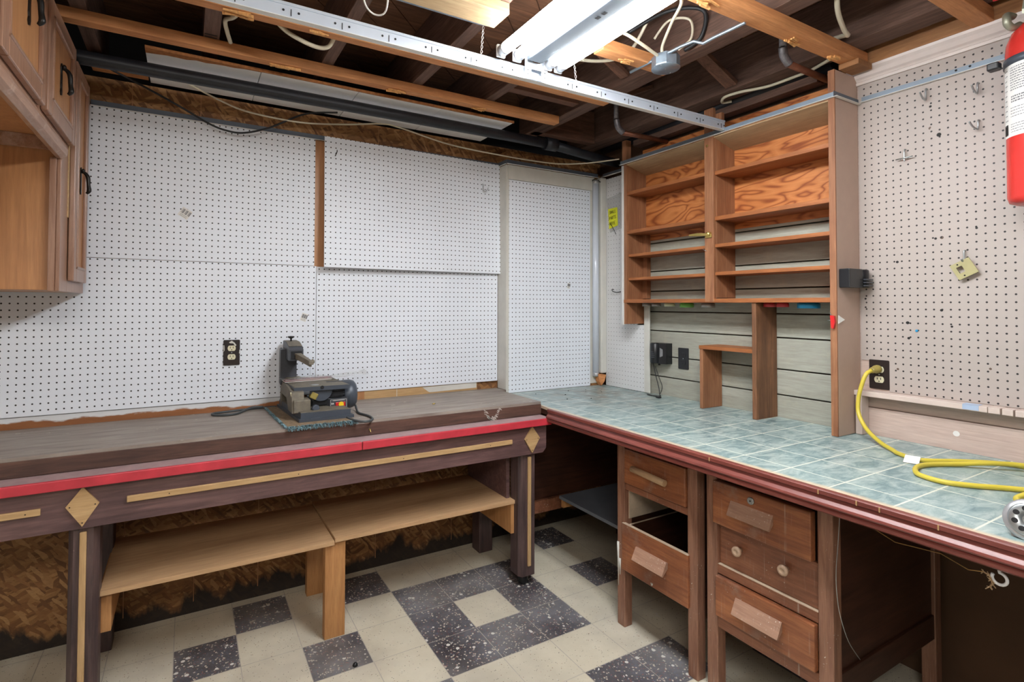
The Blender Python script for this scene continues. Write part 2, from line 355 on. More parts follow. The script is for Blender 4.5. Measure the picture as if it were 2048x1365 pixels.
# ------------------------------------------------------------------ mesh builder
class MB:
    def __init__(s): s.bm = bmesh.new(); s.mi = 0; s.smooth_faces = []
    def _tag(s, faces, smooth=False):
        for f in faces: f.material_index = s.mi; f.smooth = smooth
    def box(s, x0, x1, y0, y1, z0, z1, bev=0.0, rot=None, seg=2):
        r = bmesh.ops.create_cube(s.bm, size=1.0); vs = r['verts']
        c = Vector(((x0 + x1) / 2, (y0 + y1) / 2, (z0 + z1) / 2)); d = (abs(x1 - x0), abs(y1 - y0), abs(z1 - z0))
        for v in vs: v.co = Vector((v.co.x * d[0], v.co.y * d[1], v.co.z * d[2]))
        if bev > 0:
            es = list({e for v in vs for e in v.link_edges})
            b = bmesh.ops.bevel(s.bm, geom=es, offset=min(bev, min(d) * .45), segments=seg, affect='EDGES', profile=.5)
            vs = list({v for f in b['faces'] for v in f.verts} | {v for v in vs if v.is_valid})
            vs = list(set(vs) | {w for v in vs for e in v.link_edges for w in e.verts})
        R = rot.to_matrix() if hasattr(rot, 'to_matrix') else (rot if rot is not None else Matrix.Identity(3))
        for v in vs: v.co = R @ v.co + c
        s._tag({f for v in vs for f in v.link_faces})
        return s
    def tube(s, pts, r, n=10, caps=True, smooth=0, closed=False):
        pts = [Vector(p) for p in pts]
        rad = r if isinstance(r, (list, tuple)) else None
        if smooth:
            q = []; rr = []
            P = [pts[0]] + pts + [pts[-1]]
            for i in range(1, len(P) - 2):
                for k in range(smooth):
                    t = k / smooth; p0, p1, p2, p3 = P[i - 1], P[i], P[i + 1], P[i + 2]
                    q.append(.5 * ((2 * p1) + (p2 - p0) * t + (2 * p0 - 5 * p1 + 4 * p2 - p3) * t * t + (3 * p1 - p0 - 3 * p2 + p3) * t ** 3))
                    if rad: rr.append(rad[i - 1] * (1 - t) + rad[i] * t)
            q.append(pts[-1])
            if rad: rr.append(rad[-1]); rad = rr
            pts = q
        prev = None; rings = []
        for i, p in enumerate(pts):
            t = (pts[min(i + 1, len(pts) - 1)] - pts[max(i - 1, 0)])
            if t.length < 1e-9: t = Vector((0, 0, 1))
            t.normalize()
            if prev is None:
                a = Vector((0, 0, 1)) if abs(t.z) < .9 else Vector((1, 0, 0)); u = t.cross(a).normalized()
            else:
                u = (prev - t * prev.dot(t))
                u = u.normalized() if u.length > 1e-6 else t.orthogonal().normalized()
            prev = u; w = t.cross(u)
            ri = rad[i] if rad else r
            rings.append([s.bm.verts.new(p + (u * math.cos(2 * math.pi * k / n) + w * math.sin(2 * math.pi * k / n)) * ri) for k in range(n)])
        fs = []
        for a, b in zip(rings, rings[1:]):
            for k in range(n): fs.append(s.bm.faces.new((a[k], a[(k + 1) % n], b[(k + 1) % n], b[k])))
        s._tag(fs, True)
        if caps: s._tag([s.bm.faces.new(rings[0][::-1]), s.bm.faces.new(rings[-1])])
        return s
    def lathe(s, prof, c=(0, 0, 0), axis=(0, 0, 1), n=24, smooth=True, a0=0.0, a1=2 * math.pi):
        """prof: (radius, height) pairs along the axis from c"""
        c = Vector(c); ax = Vector(axis).normalized(); u = Vector((1, 0, 0)) if abs(ax.z) > .999 else ax.orthogonal().normalized(); w = ax.cross(u)
        full = abs(a1 - a0 - 2 * math.pi) < 1e-6; rings = []
        cnt = n if full else n + 1
        for r, h in prof:
            rings.append([s.bm.verts.new(c + ax * h + (u * math.cos(a0 + (a1 - a0) * k / n) + w * math.sin(a0 + (a1 - a0) * k / n)) * max(r, 1e-5)) for k in range(cnt)])
        fs = []
        for a, b in zip(rings, rings[1:]):
            for k in range(n if full else n): fs.append(s.bm.faces.new((a[k], a[(k + 1) % cnt], b[(k + 1) % cnt], b[k])))
        s._tag(fs, smooth)
        if full:
            if prof[0][0] > 1e-4: s._tag([s.bm.faces.new(rings[0][::-1])])
            if prof[-1][0] > 1e-4: s._tag([s.bm.faces.new(rings[-1])])
        return s
    def prism(s, poly, vec, smooth=False):
        """poly: list of 3-D points (planar), extruded by vec"""
        vec = Vector(vec); a = [s.bm.verts.new(Vector(p)) for p in poly]; b = [s.bm.verts.new(Vector(p) + vec) for p in poly]
        n = len(a); fs = []
        for k in range(n): fs.append(s.bm.faces.new((a[k], a[(k + 1) % n], b[(k + 1) % n], b[k])))
        s._tag(fs, smooth); s._tag([s.bm.faces.new(a[::-1]), s.bm.faces.new(b)])
        return s
    def quad(s, pts): s._tag([s.bm.faces.new([s.bm.verts.new(Vector(p)) for p in pts])]); return s
    def mat(s, i): s.mi = i; return s

ORG = {}
def build(name, mb, mats, parent=None, origin=None, label=None, **kw):
    bm = mb.bm if isinstance(mb, MB) else mb
    bmesh.ops.recalc_face_normals(bm, faces=bm.faces)
    vs = [v.co for v in bm.verts]
    lo = Vector((min(v.x for v in vs), min(v.y for v in vs), min(v.z for v in vs))); hi = Vector((max(v.x for v in vs), max(v.y for v in vs), max(v.z for v in vs)))
    if origin is None:
        origin = Vector(((lo.x + hi.x) / 2, (lo.y + hi.y) / 2, lo.z)) if parent is None else (lo + hi) / 2
    origin = Vector(origin)
    for v in bm.verts: v.co -= origin
    me = bpy.data.meshes.new(name); bm.to_mesh(me); bm.free()
    for m in (mats if isinstance(mats, (list, tuple)) else [mats]): me.materials.append(M[m] if isinstance(m, str) else m)
    o = bpy.data.objects.new(name, me); COL.objects.link(o)
    ORG[o.name] = origin
    if parent is not None:
        o.parent = parent; o.location = origin - ORG[parent.name]
    else: o.location = origin
    if label: o['label'] = label
    for k, v in kw.items(): o[k] = v
    return o
def top(name, mb, mats, label, cat, group=None, origin=None):
    o = build(name, mb, mats, None, origin, label); o['category'] = cat
    if group: o['group'] = group
    return o
def thing(name, loc, label, cat, group=None):
    o = bpy.data.objects.new(name, None); COL.objects.link(o); o.location = loc; o.empty_display_size = .05
    ORG[o.name] = Vector(loc); o['label'] = label; o['category'] = cat
    if group: o['group'] = group
    return o
def struct(name, mb, mats, origin=None):
    o = build(name, mb, mats, None, origin); o['kind'] = 'structure'; return o
def B(*a, **k): return MB().box(*a, **k)
def T(pts, r, **k): return MB().tube(pts, r, **k)
def rounded(w, h, r, n=5):
    p = []
    for cx, cy, a in ((w / 2 - r, h / 2 - r, 0), (-w / 2 + r, h / 2 - r, 90), (-w / 2 + r, -h / 2 + r, 180), (w / 2 - r, -h / 2 + r, 270)):
        for k in range(n + 1):
            t = math.radians(a + 90 * k / n); p.append((cx + r * math.cos(t), cy + r * math.sin(t)))
    return p
def circ(r, n=20, a0=0, a1=360): return [(r * math.cos(math.radians(a0 + (a1 - a0) * k / n)), r * math.sin(math.radians(a0 + (a1 - a0) * k / n))) for k in range(n if a1 - a0 == 360 else n + 1)]

# ------------------------------------------------------------------ the setting
OX, OY, TS = -1.328, -.485, .2286
DARK = {(a, b) for a in (-1, 0, 1) for b in (-1, 0, 1)} - {(0, 0)} | {(-3, 0), (-5, 1), (3, 0), (2, -3), (1, -3), (-2, -2), (-4, 2), (-2, 2), (-3, -2), (3, 2), (-6, -1), (4, -4), (-4, -4), (0, -5)}
mb = MB()
mb.mat(2).box(-3.42, .03, -4.8, .16, -.06, -.0012)
for i in range(-10, 7):
    for j in range(-18, 4):
        x0, x1 = max(OX + i * TS, -3.42), min(OX + (i + 1) * TS, .03); y0, y1 = max(OY + (j - 1) * TS, -4.8), min(OY + j * TS, .16)
        if x1 - x0 < .01 or y1 - y0 < .01: continue
        g = .0015
        mb.mat(1 if (i, j) in DARK else 0).quad([(x0 + g, y0 + g, 0), (x1 - g, y0 + g, 0), (x1 - g, y1 - g, 0), (x0 + g, y1 - g, 0)])
struct('floor', mb, ['floor_light', 'floor_dark', 'grout'], origin=(0, 0, 0))

mb = MB()                                                     # strand board wall with the boxed-out corner
mb.box(-3.42, .10, .02, .09, 0, 2.385)
mb.box(-.792, -.09, -.088, .02, .86, 2.335)
for x in (-3.2, -2.665, -2.40, -2.13, -1.55, -1.1): mb.mat(1).box(x - .0015, x + .0015, .0192, .0202, .05, 2.384)
mb.mat(2).box(-3.42, .10, .09, .16, 0, 2.66)
struct('wall_back', mb, ['osb', 'cabwood', 'slot'])
mb = MB()                                                     # planks of the right wall, pink lower part, brown lower wall
mb.box(.03, .10, -4.8, .16, 0, 2.66)
mb.mat(1)
zs = [.872, .993, 1.113, 1.262, 1.375, 1.497, 1.616, 1.786, 1.90, 2.02, 2.14, 2.26]
for a, b in zip(zs, zs[1:]): mb.box(-.010, .03, -1.60, -.10, a, b - .006, .0025)
mb.box(.0, .03, -1.60, -.10, .86, .872)
mb.mat(2).box(.003, .03, -4.8, -1.60, 1.06, 2.44).box(.008, .03, -4.8, -1.60, .995, 1.06)
mb.box(.0, .03, -4.8, -1.60, .86, .993, .003)
mb.mat(3).box(.02, .03, -4.8, -.10, 0, .86)
WR = struct('wall_right', mb, ['wallbrown', 'siding', 'tanwood', 'wallbrown'])
struct('wall_left', B(-3.51, -3.43, -4.8, .16, 0, 2.66), 'oldwhite')
mb = MB()                                                     # diagonal subfloor boards
W_ = .145
for k in range(-24, 30):
    c0 = k * W_; c1 = c0 + W_ - .004
    # strip where (x - y)/sqrt2 in [c0, c1], clipped to the room by sampling its ends
    pts = []
    s2 = math.sqrt(2)
    def clip(c):
        # line x - y = c*s2 ; x in [-3.42,.1], y in [-4.8,.16]
        xa = max(-3.42, -4.8 + c * s2); xb = min(.10, .16 + c * s2); return xa, xb
    a0, a1 = clip(c0); b0, b1 = clip(c1)
    if a1 - a0 < .02 or b1 - b0 < .02: continue
    mb.prism([(a0, a0 - c0 * s2, 2.662), (a1, a1 - c0 * s2, 2.662), (b1, b1 - c1 * s2, 2.662), (b0, b0 - c1 * s2, 2.662)], (0, 0, .02))
mb.mat(1).box(-3.5, .10, -4.8, .16, 2.683, 2.70)
ceil = struct('ceiling', mb, ['plank', 'slot'], origin=(0, 0, 2.66))
struct('trim_1', B(-.803, -.7925, -.0955, .0, .907, 2.248), 'oldwhite')
struct('trim_2', B(-.792, -.128, -.1, -.088, 2.163, 2.248), 'oldwhite')
mb = MB().box(-.098, -.05, -.135, -.088, .965, 2.25, .008); mb.box(-.16, -.098, -.0925, -.088, .9, 2.163)
struct('trim_3', mb, 'oldwhite')
struct('trim_4', B(-.802, -.784, -.0975, -.0955, .888, 2.163), 'oldwhite')

# crown moulding on the tan wall
prof = [(0, 2.335), (-.010, 2.335), (-.012, 2.345), (-.007, 2.349), (-.012, 2.356), (-.020, 2.362), (-.030, 2.376), (-.040, 2.386), (-.042, 2.396), (0, 2.396)]
o = struct('trim_5', MB().prism([(x, -3.6, z) for x, z in prof], (0, 2.0, 0)), 'crown')

# ------------------------------------------------------------------ joists and everything up in the ceiling
JN = [(-3.19, .05, 'ceiling joist nearest the left wall, over the wall cabinets'), (-2.785, .05, 'ceiling joist over the doors of the wall cabinets'), (-2.375, .055, 'ceiling joist with black stamp marks left of the looped wires'),
      (-1.935, .048, 'ceiling joist passing behind the hanging white wire loop'), (-1.525, .05, 'ceiling joist meeting the right end of the pale lumber piece'), (-1.135, .048, 'ceiling joist directly above the fluorescent fixture'), ]
for x, w, lab in JN:
    jo = top('ceiling_joist', B(x - w / 2, x + w / 2, -4.8, .09, 2.44, 2.66, .002), 'joist', 'dark brown ' + lab, 'joist')
    if abs(x + 2.375) < .01:
        m = MB()
        for k in range(2): m.box(x - .024, x + .018, -.510 + .022 * k, -.502 + .022 * k, 2.4392, 2.4399)
        build('stamp_mark', m, 'ink', jo, label='black stamped ink bars')
mb = B(-.69, -.605, -4.8, -.06, 2.44, 2.66, .002)
top('ceiling_joist', mb, 'joist', 'doubled dark ceiling joist beside the round electrical box', 'joist')
top('ceiling_joist', B(-.205, -.092, -4.8, .09, 2.44, 2.66, .002), 'joist', 'thick dark ceiling joist just in front of the shelf unit', 'joist')
FUR = [('F1', -3.42, -.70, -.478, -.43, 'orange-brown furring strip nearest the back wall, above the black pipe'), ('F2', -3.42, -.66, -.83, -.785, 'furring strip running just behind the metal ceiling runner')]
STRIP = {}
for k, x0, x1, y0, y1, lab in FUR:
    mb = B(x0, x1, y0, y1, 2.40, 2.44, .002)
    STRIP[k] = top('furring_strip', mb, 'furring', lab, 'furring strip')
STRIP['F3'] = top('furring_strip', B(-1.07, -.683, -1.247, -1.19, 2.395, 2.44, .002), 'furring', 'short furring strip ending beneath the round electrical box', 'furring strip')
STRIP['F4'] = top('furring_strip', B(-3.42, -.055, -1.690, -1.628, 2.395, 2.44, .002), 'furring', 'long furring strip running to the head of the tan post', 'furring strip')
top('furring_strip', B(-3.42, -.02, -2.075, -2.015, 2.395, 2.44, .002), 'furring', 'furring strip in the upper right corner above the fire extinguisher', 'furring strip')
top('lumber_block', B(-2.3, -1.502, -1.262, -1.155, 2.40, 2.44, .003), 'pine', 'pale new lumber piece nailed under the joists left of the lamp', 'lumber')
# splintered nail holes on the strips
def splinter(x, y, z, sx, sy):
    m = MB()
    for q in range(7):
        a = random.uniform(-.22, .22); L = sx * random.uniform(.3, .8)
        ox, oy = random.uniform(-.3, .3) * sx, random.uniform(-.4, .4) * sy
        m.box(x + ox - L / 2, x + ox + L / 2, y + oy - .003, y + oy + .003, z - random.uniform(.003, .010), z + .001, 0, Matrix.Rotation(a, 3, 'Z') @ Matrix.Rotation(random.uniform(-.12, .12), 3, 'Y'))
    return m
for i, (x, y, z, sx, sy, lab) in enumerate([
        (-2.10, -.452, 2.398, .11, .03, 'torn splinters on the back furring strip left of centre'), (-1.62, -.452, 2.398, .08, .03, 'torn splinters on the back furring strip behind the white tiles'),
        (-1.19, -.452, 2.398, .07, .03, 'torn splinters near the right end of the back furring strip'), (-2.28, -.81, 2.398, .14, .03, 'long torn splinters above the looped cream cable'),
        (-1.00, -1.66, 2.393, .09, .05, 'bright torn splinters beside the long furring strip top end'), (-.50, -1.655, 2.393, .09, .045, 'bright torn splinters above the copper pipe elbow'),
        (-.93, -1.22, 2.393, .06, .03, 'torn splinters left of the round electrical box'), (-.24, -1.655, 2.393, .05, .03, 'torn splinters near the wall end of the long furring strip'), (-2.04, -.81, 2.398, .06, .025, 'torn splinters near the middle of the runner strip')]):
    build('splinters', splinter(x, y, z, sx, sy), 'chip', STRIP['F1' if y > -.6 else 'F2' if y > -1 else 'F3' if y > -1.4 else 'F4'], label=lab)
# top plate over the tan wall, block, blocking, wedge
top('wall_plate', B(-.045, .03, -4.0, -1.585, 2.396, 2.475, .003), 'furringY', 'brown wooden wall plate above the cream crown moulding', 'beam')
top('wood_wedge', B(-.15, -.045, -1.700, -1.625, 2.372, 2.3945, .002), 'furringY', 'short wood wedge under the furring strip end on the post', 'wood block')
top('joist_block', B(-.09, .03, -1.90, -1.82, 2.46, 2.60, .003), 'joistx', 'rough wooden block between joist and wall above the crown moulding', 'wood block')
top('joist_block', B(-.09, .03, -2.13, -2.06, 2.48, 2.60, .003), 'joistx', 'second wooden block above the crown moulding, near the extinguisher', 'wood block')
top('blocking', B(-.67, -.21, -.20, -.14, 2.44, 2.64, .002), 'joistx', 'solid dark blocking between two joists in the far right corner', 'blocking')
top('blocking', B(-1.11, -.69, -.635, -.585, 2.455, 2.64, .002), 'joistx', 'header board crossing behind the metal runner near the lamp bracket', 'blocking')
def bar(p, q, w, h, up=(0, 0, 1)):
    p, q = Vector(p), Vector(q); d = q - p; c = (p + q) / 2
    return MB().box(c.x - d.length / 2, c.x + d.length / 2, c.y - w / 2, c.y + w / 2, c.z - h / 2, c.z + h / 2, .001, d.to_track_quat('X', 'Z').to_matrix())
top('joist_bridging', bar((-1.10, -1.02, 2.63), (-.70, -.98, 2.47), .045, .018), 'joistx', 'thin slanting bridging board behind the cream cable beside the lamp', 'bridging')
top('joist_bridging', bar((-.60, -1.18, 2.63), (-.21, -1.18, 2.46), .06, .02), 'joistx', 'slanting bridging board right of the round electrical box', 'bridging')
top('joist_bridging', bar((-.60, -.66, 2.46), (-.21, -.66, 2.63), .06, .02), 'joistx', 'slanting bridging board behind the metal runner end', 'bridging')

# white fibre tiles still nailed up by the back wall
def tile(x0, x1, lab, torn=False):
    t = thing('ceiling_tile', ((x0 + x1) / 2, -.21, 2.393), lab, 'ceiling tile', 'white tiles by the back wall')
    build('panel', B(x0, x1 - .003, -.374, .000, 2.393, 2.403, .001), 'tile_white', t)
    m = MB()
    n = 12; up = [(x0 + (x1 - x0) * k / n, -.375, 2.4032) for k in range(n + 1)]
    w = [(.045 - .035 * k / n if torn else .008) + (random.uniform(-.006, .006) if torn else random.uniform(0, .002)) for k in range(n + 1)]
    m.prism([(p[0], -.3755, 2.3922) for p in up] + [(up[k][0], -.3755 + w[k], 2.3922) for k in range(n, -1, -1)], (0, 0, .0115))
    build('torn_edge', m, 'fibre', t, label='bare brown fibreboard edge')
tile(-2.597, -2.182, 'white ceiling tile with a torn brown edge, leftmost of the row', True)
tile(-2.182, -1.765, 'white ceiling tile second from the left in the row')
tile(-1.765, -1.345, 'white ceiling tile third from the left in the row')
tile(-1.345, -.925, 'white ceiling tile at the right end of the row')
top('sill_board', B(-2.80, -2.603, -.16, -.03, 2.391, 2.403), 'furring', 'brown board above the black pipe left of the white tiles', 'board')

# pipes
mb = T([(-3.42, -.30, 2.328), (-2.8, -.30, 2.336), (-1.76, -.30, 2.343), (-.98, -.30, 2.344), (-.63, -.30, 2.342)], .027, n=18)
pipe = thing('drain_pipe', (-1.8, -.3, 2.30), 'black pipe running under the white ceiling tiles', 'pipe')
build('pipe_run', mb, 'castiron', pipe)
build('coupling', T([(-.67, -.30, 2.342), (-.59, -.30, 2.342)], .037, n=18), 'castiron', pipe)
build('branch', T([(-.63, -.30, 2.342), (-.22, -.235, 2.335), (-.02, -.205, 2.335)], .027, n=18), 'castiron', pipe)
top('gas_pipe', T([(-.055, -.11, 2.445), (-.055, -1.56, 2.445)], .030, n=16), 'castiron', 'black pipe running along above the shelf unit', 'pipe')
def copper(pts, lab):
    t = thing('copper_pipe', pts[1], lab, 'pipe')
    build('pipe_run', T([Vector(pts[1]) + (Vector(pts[2]) - Vector(pts[1])).normalized() * .03, pts[2]], .0135, n=12), 'copper', t)
    build('elbow', T([pts[0], Vector(pts[1]) + Vector((0, 0, .025)), Vector(pts[1]) + (Vector(pts[2]) - Vector(pts[1])).normalized() * .035], .016, n=12, smooth=5), 'solder', t)
    build('riser', T([Vector(pts[0]) + Vector((0, 0, .2)), pts[0]], .0135, n=12), 'solder', t)
copper([(-.40, -1.545, 2.44), (-.385, -1.54, 2.385), (-.02, -1.535, 2.385)], 'copper pipe with a soldered elbow near the post top')
copper([(-.40, -.60, 2.44), (-.385, -.598, 2.372), (-.018, -.615, 2.370)], 'copper pipe with an elbow above the shelf unit, left end')
top('conduit', T([(-3.0, -1.122, 2.426), (-1.55, -1.127, 2.426), (-1.485, -1.127, 2.424)], [.0105, .0105, .004], n=12), 'galv', 'thin grey metal conduit beside the pale lumber piece', 'conduit')

# ceiling grid runner and wall angles
mb = MB()
mb.box(-3.42, -.172, -1.124, -1.100, 2.265, 2.2665)
mb.mat(1).box(-3.42, -.172, -1.1128, -1.1112, 2.2665, 2.306).box(-3.42, -.172, -1.1165, -1.1075, 2.306, 2.316, .002)
rn = thing('ceiling_runner', (-1.7, -1.112, 2.265), 'long white metal ceiling grid runner crossing below the joists', 'ceiling runner')
build('runner_bar', mb, ['metal_edge', 'metal'], rn)
mb = MB()
for k in range(22):
    x = -3.25 + k * .1525
    if x > -.2: continue
    mb.box(x - .0012, x + .0012, -1.1142, -1.1135, 2.276, 2.297)
    for dx in (-.022, .022): mb.lathe([(.0036, 0), (.0036, .0012)], (x + dx, -1.1142, 2.290), (0, 1, 0), n=10)
build('slots', mb, 'slot', rn)
def wall_angle(name, pts_lo, lab, m='metal_grey', inward=(0, -1, 0), h=.022, w=.022):
    """L profile between two points lying on the wall, flange pointing inward"""
    a, b = Vector(pts_lo[0]), Vector(pts_lo[1]); i = Vector(inward)
    t = thing('wall_angle', (a + b) / 2, lab, 'wall angle')
    build('web', MB().prism([a, a + Vector((0, 0, h)), a + Vector((0, 0, h)) + i * .0016, a + i * .0016], b - a), m, t)
    build('flange', MB().prism([a, a - Vector((0, 0, .0015)), a - Vector((0, 0, .0015)) + i * w, a + i * w], b - a), 'metal_edge', t, label='white lower flange')
    return t
wall_angle('a', [(-2.81, -.001, 2.252), (-.80, -.001, 2.252)], 'dark metal ceiling angle above the back pegboards', 'metal_dark', h=.024, w=.010)
wall_angle('b', [(-.806, -.001, 2.252), (-.806, -.102, 2.252)], 'short metal ceiling angle around the boxed corner', 'metal_dark', (-1, 0, 0), .024, .008)
wall_angle('c', [(-.806, -.104, 2.252), (-.10, -.104, 2.252)], 'metal ceiling angle above the corner pegboard', 'metal_dark', h=.024, w=.012)
wall_angle('d', [(-.052, -.10, 2.262), (-.052, -.41, 2.262)], 'metal ceiling angle over the white side pegboard', 'metal_dark', (-1, 0, 0), .022, .016)
wall_angle('e', [(-.180, -.40, 2.257), (-.180, -1.624, 2.257)], 'bright metal ceiling angle along the top of the shelf unit', 'metal_grey', (-1, 0, 0), .022, .012)
wall_angle('f', [(-.192, -1.6255, 2.257), (-.001, -1.6255, 2.257)], 'short metal ceiling angle across the tan post', 'metal_dark', (0, -1, 0), .022, .014)
wa = wall_angle('g', [(-.0015, -1.64, 2.262), (-.0015, -3.3, 2.262)], 'metal ceiling angle screwed across the tan pegboard', 'metal_grey', (-1, 0, 0), .022, .014)
for y in (-1.955, -1.995): build('screw_hole', MB().lathe([(.004, 0), (.004, .0008)], (-.0033, y, 2.277), (-1, 0, 0), n=10), 'slot', wa)

# ------------------------------------------------------------------ fluorescent fixture
lamp = thing('fluorescent_fixture', (-1.34, -1.75, 2.33), 'lit white fluorescent strip fixture hung from the ceiling', 'ceiling light')
Y0, Y1 = -1.14, -2.42
mb = MB().prism([(-1.440, Y0, 2.348), (-1.440, Y0, 2.356), (-1.365, Y0, 2.39), (-1.27, Y0, 2.39), (-1.220, Y0, 2.356), (-1.220, Y0, 2.348), (-1.223, Y0, 2.348), (-1.272, Y0, 2.386), (-1.363, Y0, 2.386), (-1.437, Y0, 2.348)], (0, Y1 - Y0, 0))
build('reflector', mb, 'fixture', lamp)
mb = MB().box(-1.352, -1.286, Y1, Y0 - .004, 2.326, 2.386, .003)
ch = build('ballast_cover', mb, 'channel', lamp)
mb = MB()
for y in (-1.50, -1.53, -1.86, -1.89): mb.box(-1.326, -1.312, y - .008, y + .008, 2.3252, 2.3262)
build('knockout', mb, 'slot', ch)
for x in (-1.462, -1.392, -1.252, -1.203):
    t = build('lamp_tube', T([(x, Y0 - .035, 2.333), (x, Y1 + .03, 2.333)], .0205 if x < -1.3 else .0195, n=16), 'tube', lamp, label='glowing glass tube')
    build('end_cap', MB().lathe([(.014, 0), (.021, .004), (.021, .028), (.019, .034)], (x, Y0, 2.333), (0, -1, 0), n=16), 'alu', lamp)
    build('socket', B(x - .018, x + .018, Y0 - .002, Y0 + .010, 2.312, 2.358, .004), 'fixture', lamp)
m = MB()
sh = [(-1.353, 2.268), (-1.249, 2.268), (-1.249, 2.350), (-1.353, 2.350)]
m.box(-1.353, -1.249, -1.131, -1.129, 2.266, 2.285).box(-1.353, -1.325, -1.131, -1.129, 2.285, 2.304).box(-1.278, -1.249, -1.131, -1.129, 2.285, 2.304)
m.box(-1.353, -1.249, -1.131, -1.129, 2.304, 2.330).box(-1.353, -1.330, -1.131, -1.129, 2.330, 2.356).box(-1.272, -1.249, -1.131, -1.129, 2.330, 2.356)
m.prism([(-1.301 + .030 * math.cos(math.radians(a)), -1.129, 2.350 + .026 * math.sin(math.radians(a))) for a in range(180, 361, 15)][:1] + [(-1.330, -1.129, 2.330), (-1.272, -1.129, 2.330)] + [(-1.301 + .030 * math.cos(math.radians(a)), -1.129, 2.352 + .024 * math.sin(math.radians(a))) for a in range(360, 179, -15)], (0, -.002, 0))
for x, z in ((-1.34, 2.297), (-1.262, 2.300), (-1.262, 2.281), (-1.34, 2.281)): m.mat(1).lathe([(.003, 0), (.003, .0006)], (x, -1.1312, z), (0, -1, 0), n=8)
build('mounting_bracket', m, ['bracket', 'slot'], lamp)

def twist(name, pts, r, mat, lab, cat, smooth=6, n=8): return top(name, T(pts, r, n=n, smooth=smooth), mat, lab, cat)
def hanger(x, y, z0, z1, lab, dx=0):
    m = MB()
    for s in (0, math.pi):
        m.tube([(x + dx * k / 24 + .0035 * math.cos(k * .9 + s), y + .0035 * math.sin(k * .9 + s), z0 + (z1 - z0) * k / 24) for k in range(25)], .0011, n=6)
    m.tube([(x, y, z0), (x + .006, y - .004, z0 - .016), (x, y - .008, z0 - .024), (x - .004, y, z0 - .014)], .0012, n=6, smooth=4)
    top('hanger_wire', m, 'cordwhite2', lab, 'wire')
hanger(-1.525, -1.102, 2.318, 2.44, 'thin twisted hanger wire left of the lamp bracket', .01)
hanger(-1.095, -1.112, 2.318, 2.44, 'thin twisted hanger wire right of the lamp bracket', -.015)
twist('wire_loop', [(-1.985, -1.18, 2.44), (-1.965, -1.13, 2.375), (-1.925, -1.11, 2.355), (-1.895, -1.135, 2.365), (-1.905, -1.19, 2.44)], .003, 'cordwhite2', 'white wire loop hanging between the joists at top', 'wire')

# electrical box with its bar hanger
eb = thing('electrical_box', (-.79, -1.30, 2.37), 'round galvanised electrical box on a bar hanger below the joists', 'electrical box')
build('box_body', MB().lathe([(.0535, 0), (.0545, .004), (.0545, .045), (.050, .048)], (-.79, -1.30, 2.362), n=8, smooth=False), 'galv', eb)
build('cover', MB().lathe([(.001, 0), (.055, 0), (.056, .002), (.054, .0035)], (-.79, -1.30, 2.3585), n=28), 'galv', eb, label='flat round cover plate')
mb = MB()
for a in (20, 200): mb.lathe([(.0035, 0), (.003, .0015)], (-.79 + .046 * math.cos(math.radians(a)), -1.30 + .046 * math.sin(math.radians(a)), 2.3585), (0, 0, -1), n=8)
mb.lathe([(.003, 0), (.003, .001)], (-.79, -1.30, 2.3585), (0, 0, -1), n=8)
build('screw', mb, 'steel', eb)
build('bar_hanger', T([(-.835, -1.15, 2.393), (-.825, -1.25, 2.398), (-.815, -1.40, 2.402), (-.806, -1.45, 2.402), (-.785, -1.475, 2.388), (-.785, -1.52, 2.390), (-.775, -1.64, 2.393)], .006, n=8), 'galv', eb)
def flatcable(name, pts, lab, r=.006, mat='cordwhite'):
    return top(name, T(pts, r, n=8, smooth=8), mat, lab, 'cable')
flatcable('electrical_cable', [(-1.10, -1.62, 2.46), (-.99, -1.55, 2.45), (-.90, -1.43, 2.46), (-.84, -1.33, 2.43), (-.825, -1.315, 2.405)], 'cream cable dropping into the top of the round box')
flatcable('electrical_cable', [(-1.16, -1.30, 2.44), (-1.05, -1.33, 2.425), (-.95, -1.33, 2.405), (-.88, -1.315, 2.40), (-.843, -1.305, 2.40)], 'cream cable running from the lamp to the round box')
flatcable('electrical_cable', [(-.80, -1.25, 2.50), (-.77, -1.30, 2.56), (-.72, -1.36, 2.55), (-.71, -1.36, 2.48), (-.74, -1.32, 2.44)], 'thin cream cable looping behind the round box', .005)
top('electrical_cable', T([(-.9, -1.2, 2.52), (-.80, -1.32, 2.58), (-.715, -1.42, 2.56), (-.70, -1.40, 2.47), (-.715, -1.33, 2.44)], .008, n=8, smooth=8), 'cordblack', 'black cable looping behind the round box', 'cable')
flatcable('electrical_cable', [(-.60, -1.86, 2.52), (-.50, -1.80, 2.45), (-.36, -1.75, 2.432), (-.30, -1.735, 2.430), (-.26, -1.705, 2.452), (-.225, -1.63, 2.475)], 'wide cream cable hanging across the thick joist by the furring strip', .0085)
flatcable('electrical_cable', [(-.15, -1.60, 2.432), (-.12, -1.50, 2.428), (-.11, -1.42, 2.43), (-.12, -1.30, 2.428), (-.17, -1.20, 2.428), (-.18, -1.12, 2.428), (-.13, -1.07, 2.428), (-.10, -1.10, 2.43)], 'cream cable looping along above the shelf unit', .007)
flatcable('electrical_cable', [(-1.12, -.95, 2.50), (-1.00, -1.02, 2.46), (-.90, -1.10, 2.45), (-.86, -1.18, 2.47), (-.84, -1.25, 2.56)], 'cream cable sagging between joists right of the lamp', .007)
flatcable('electrical_cable', [(-2.26, -.83, 2.46), (-2.31, -.74, 2.42), (-2.335, -.63, 2.45), (-2.325, -.56, 2.44), (-2.31, -.50, 2.43)], 'cream cable bent down beside the stamped joist', .008)
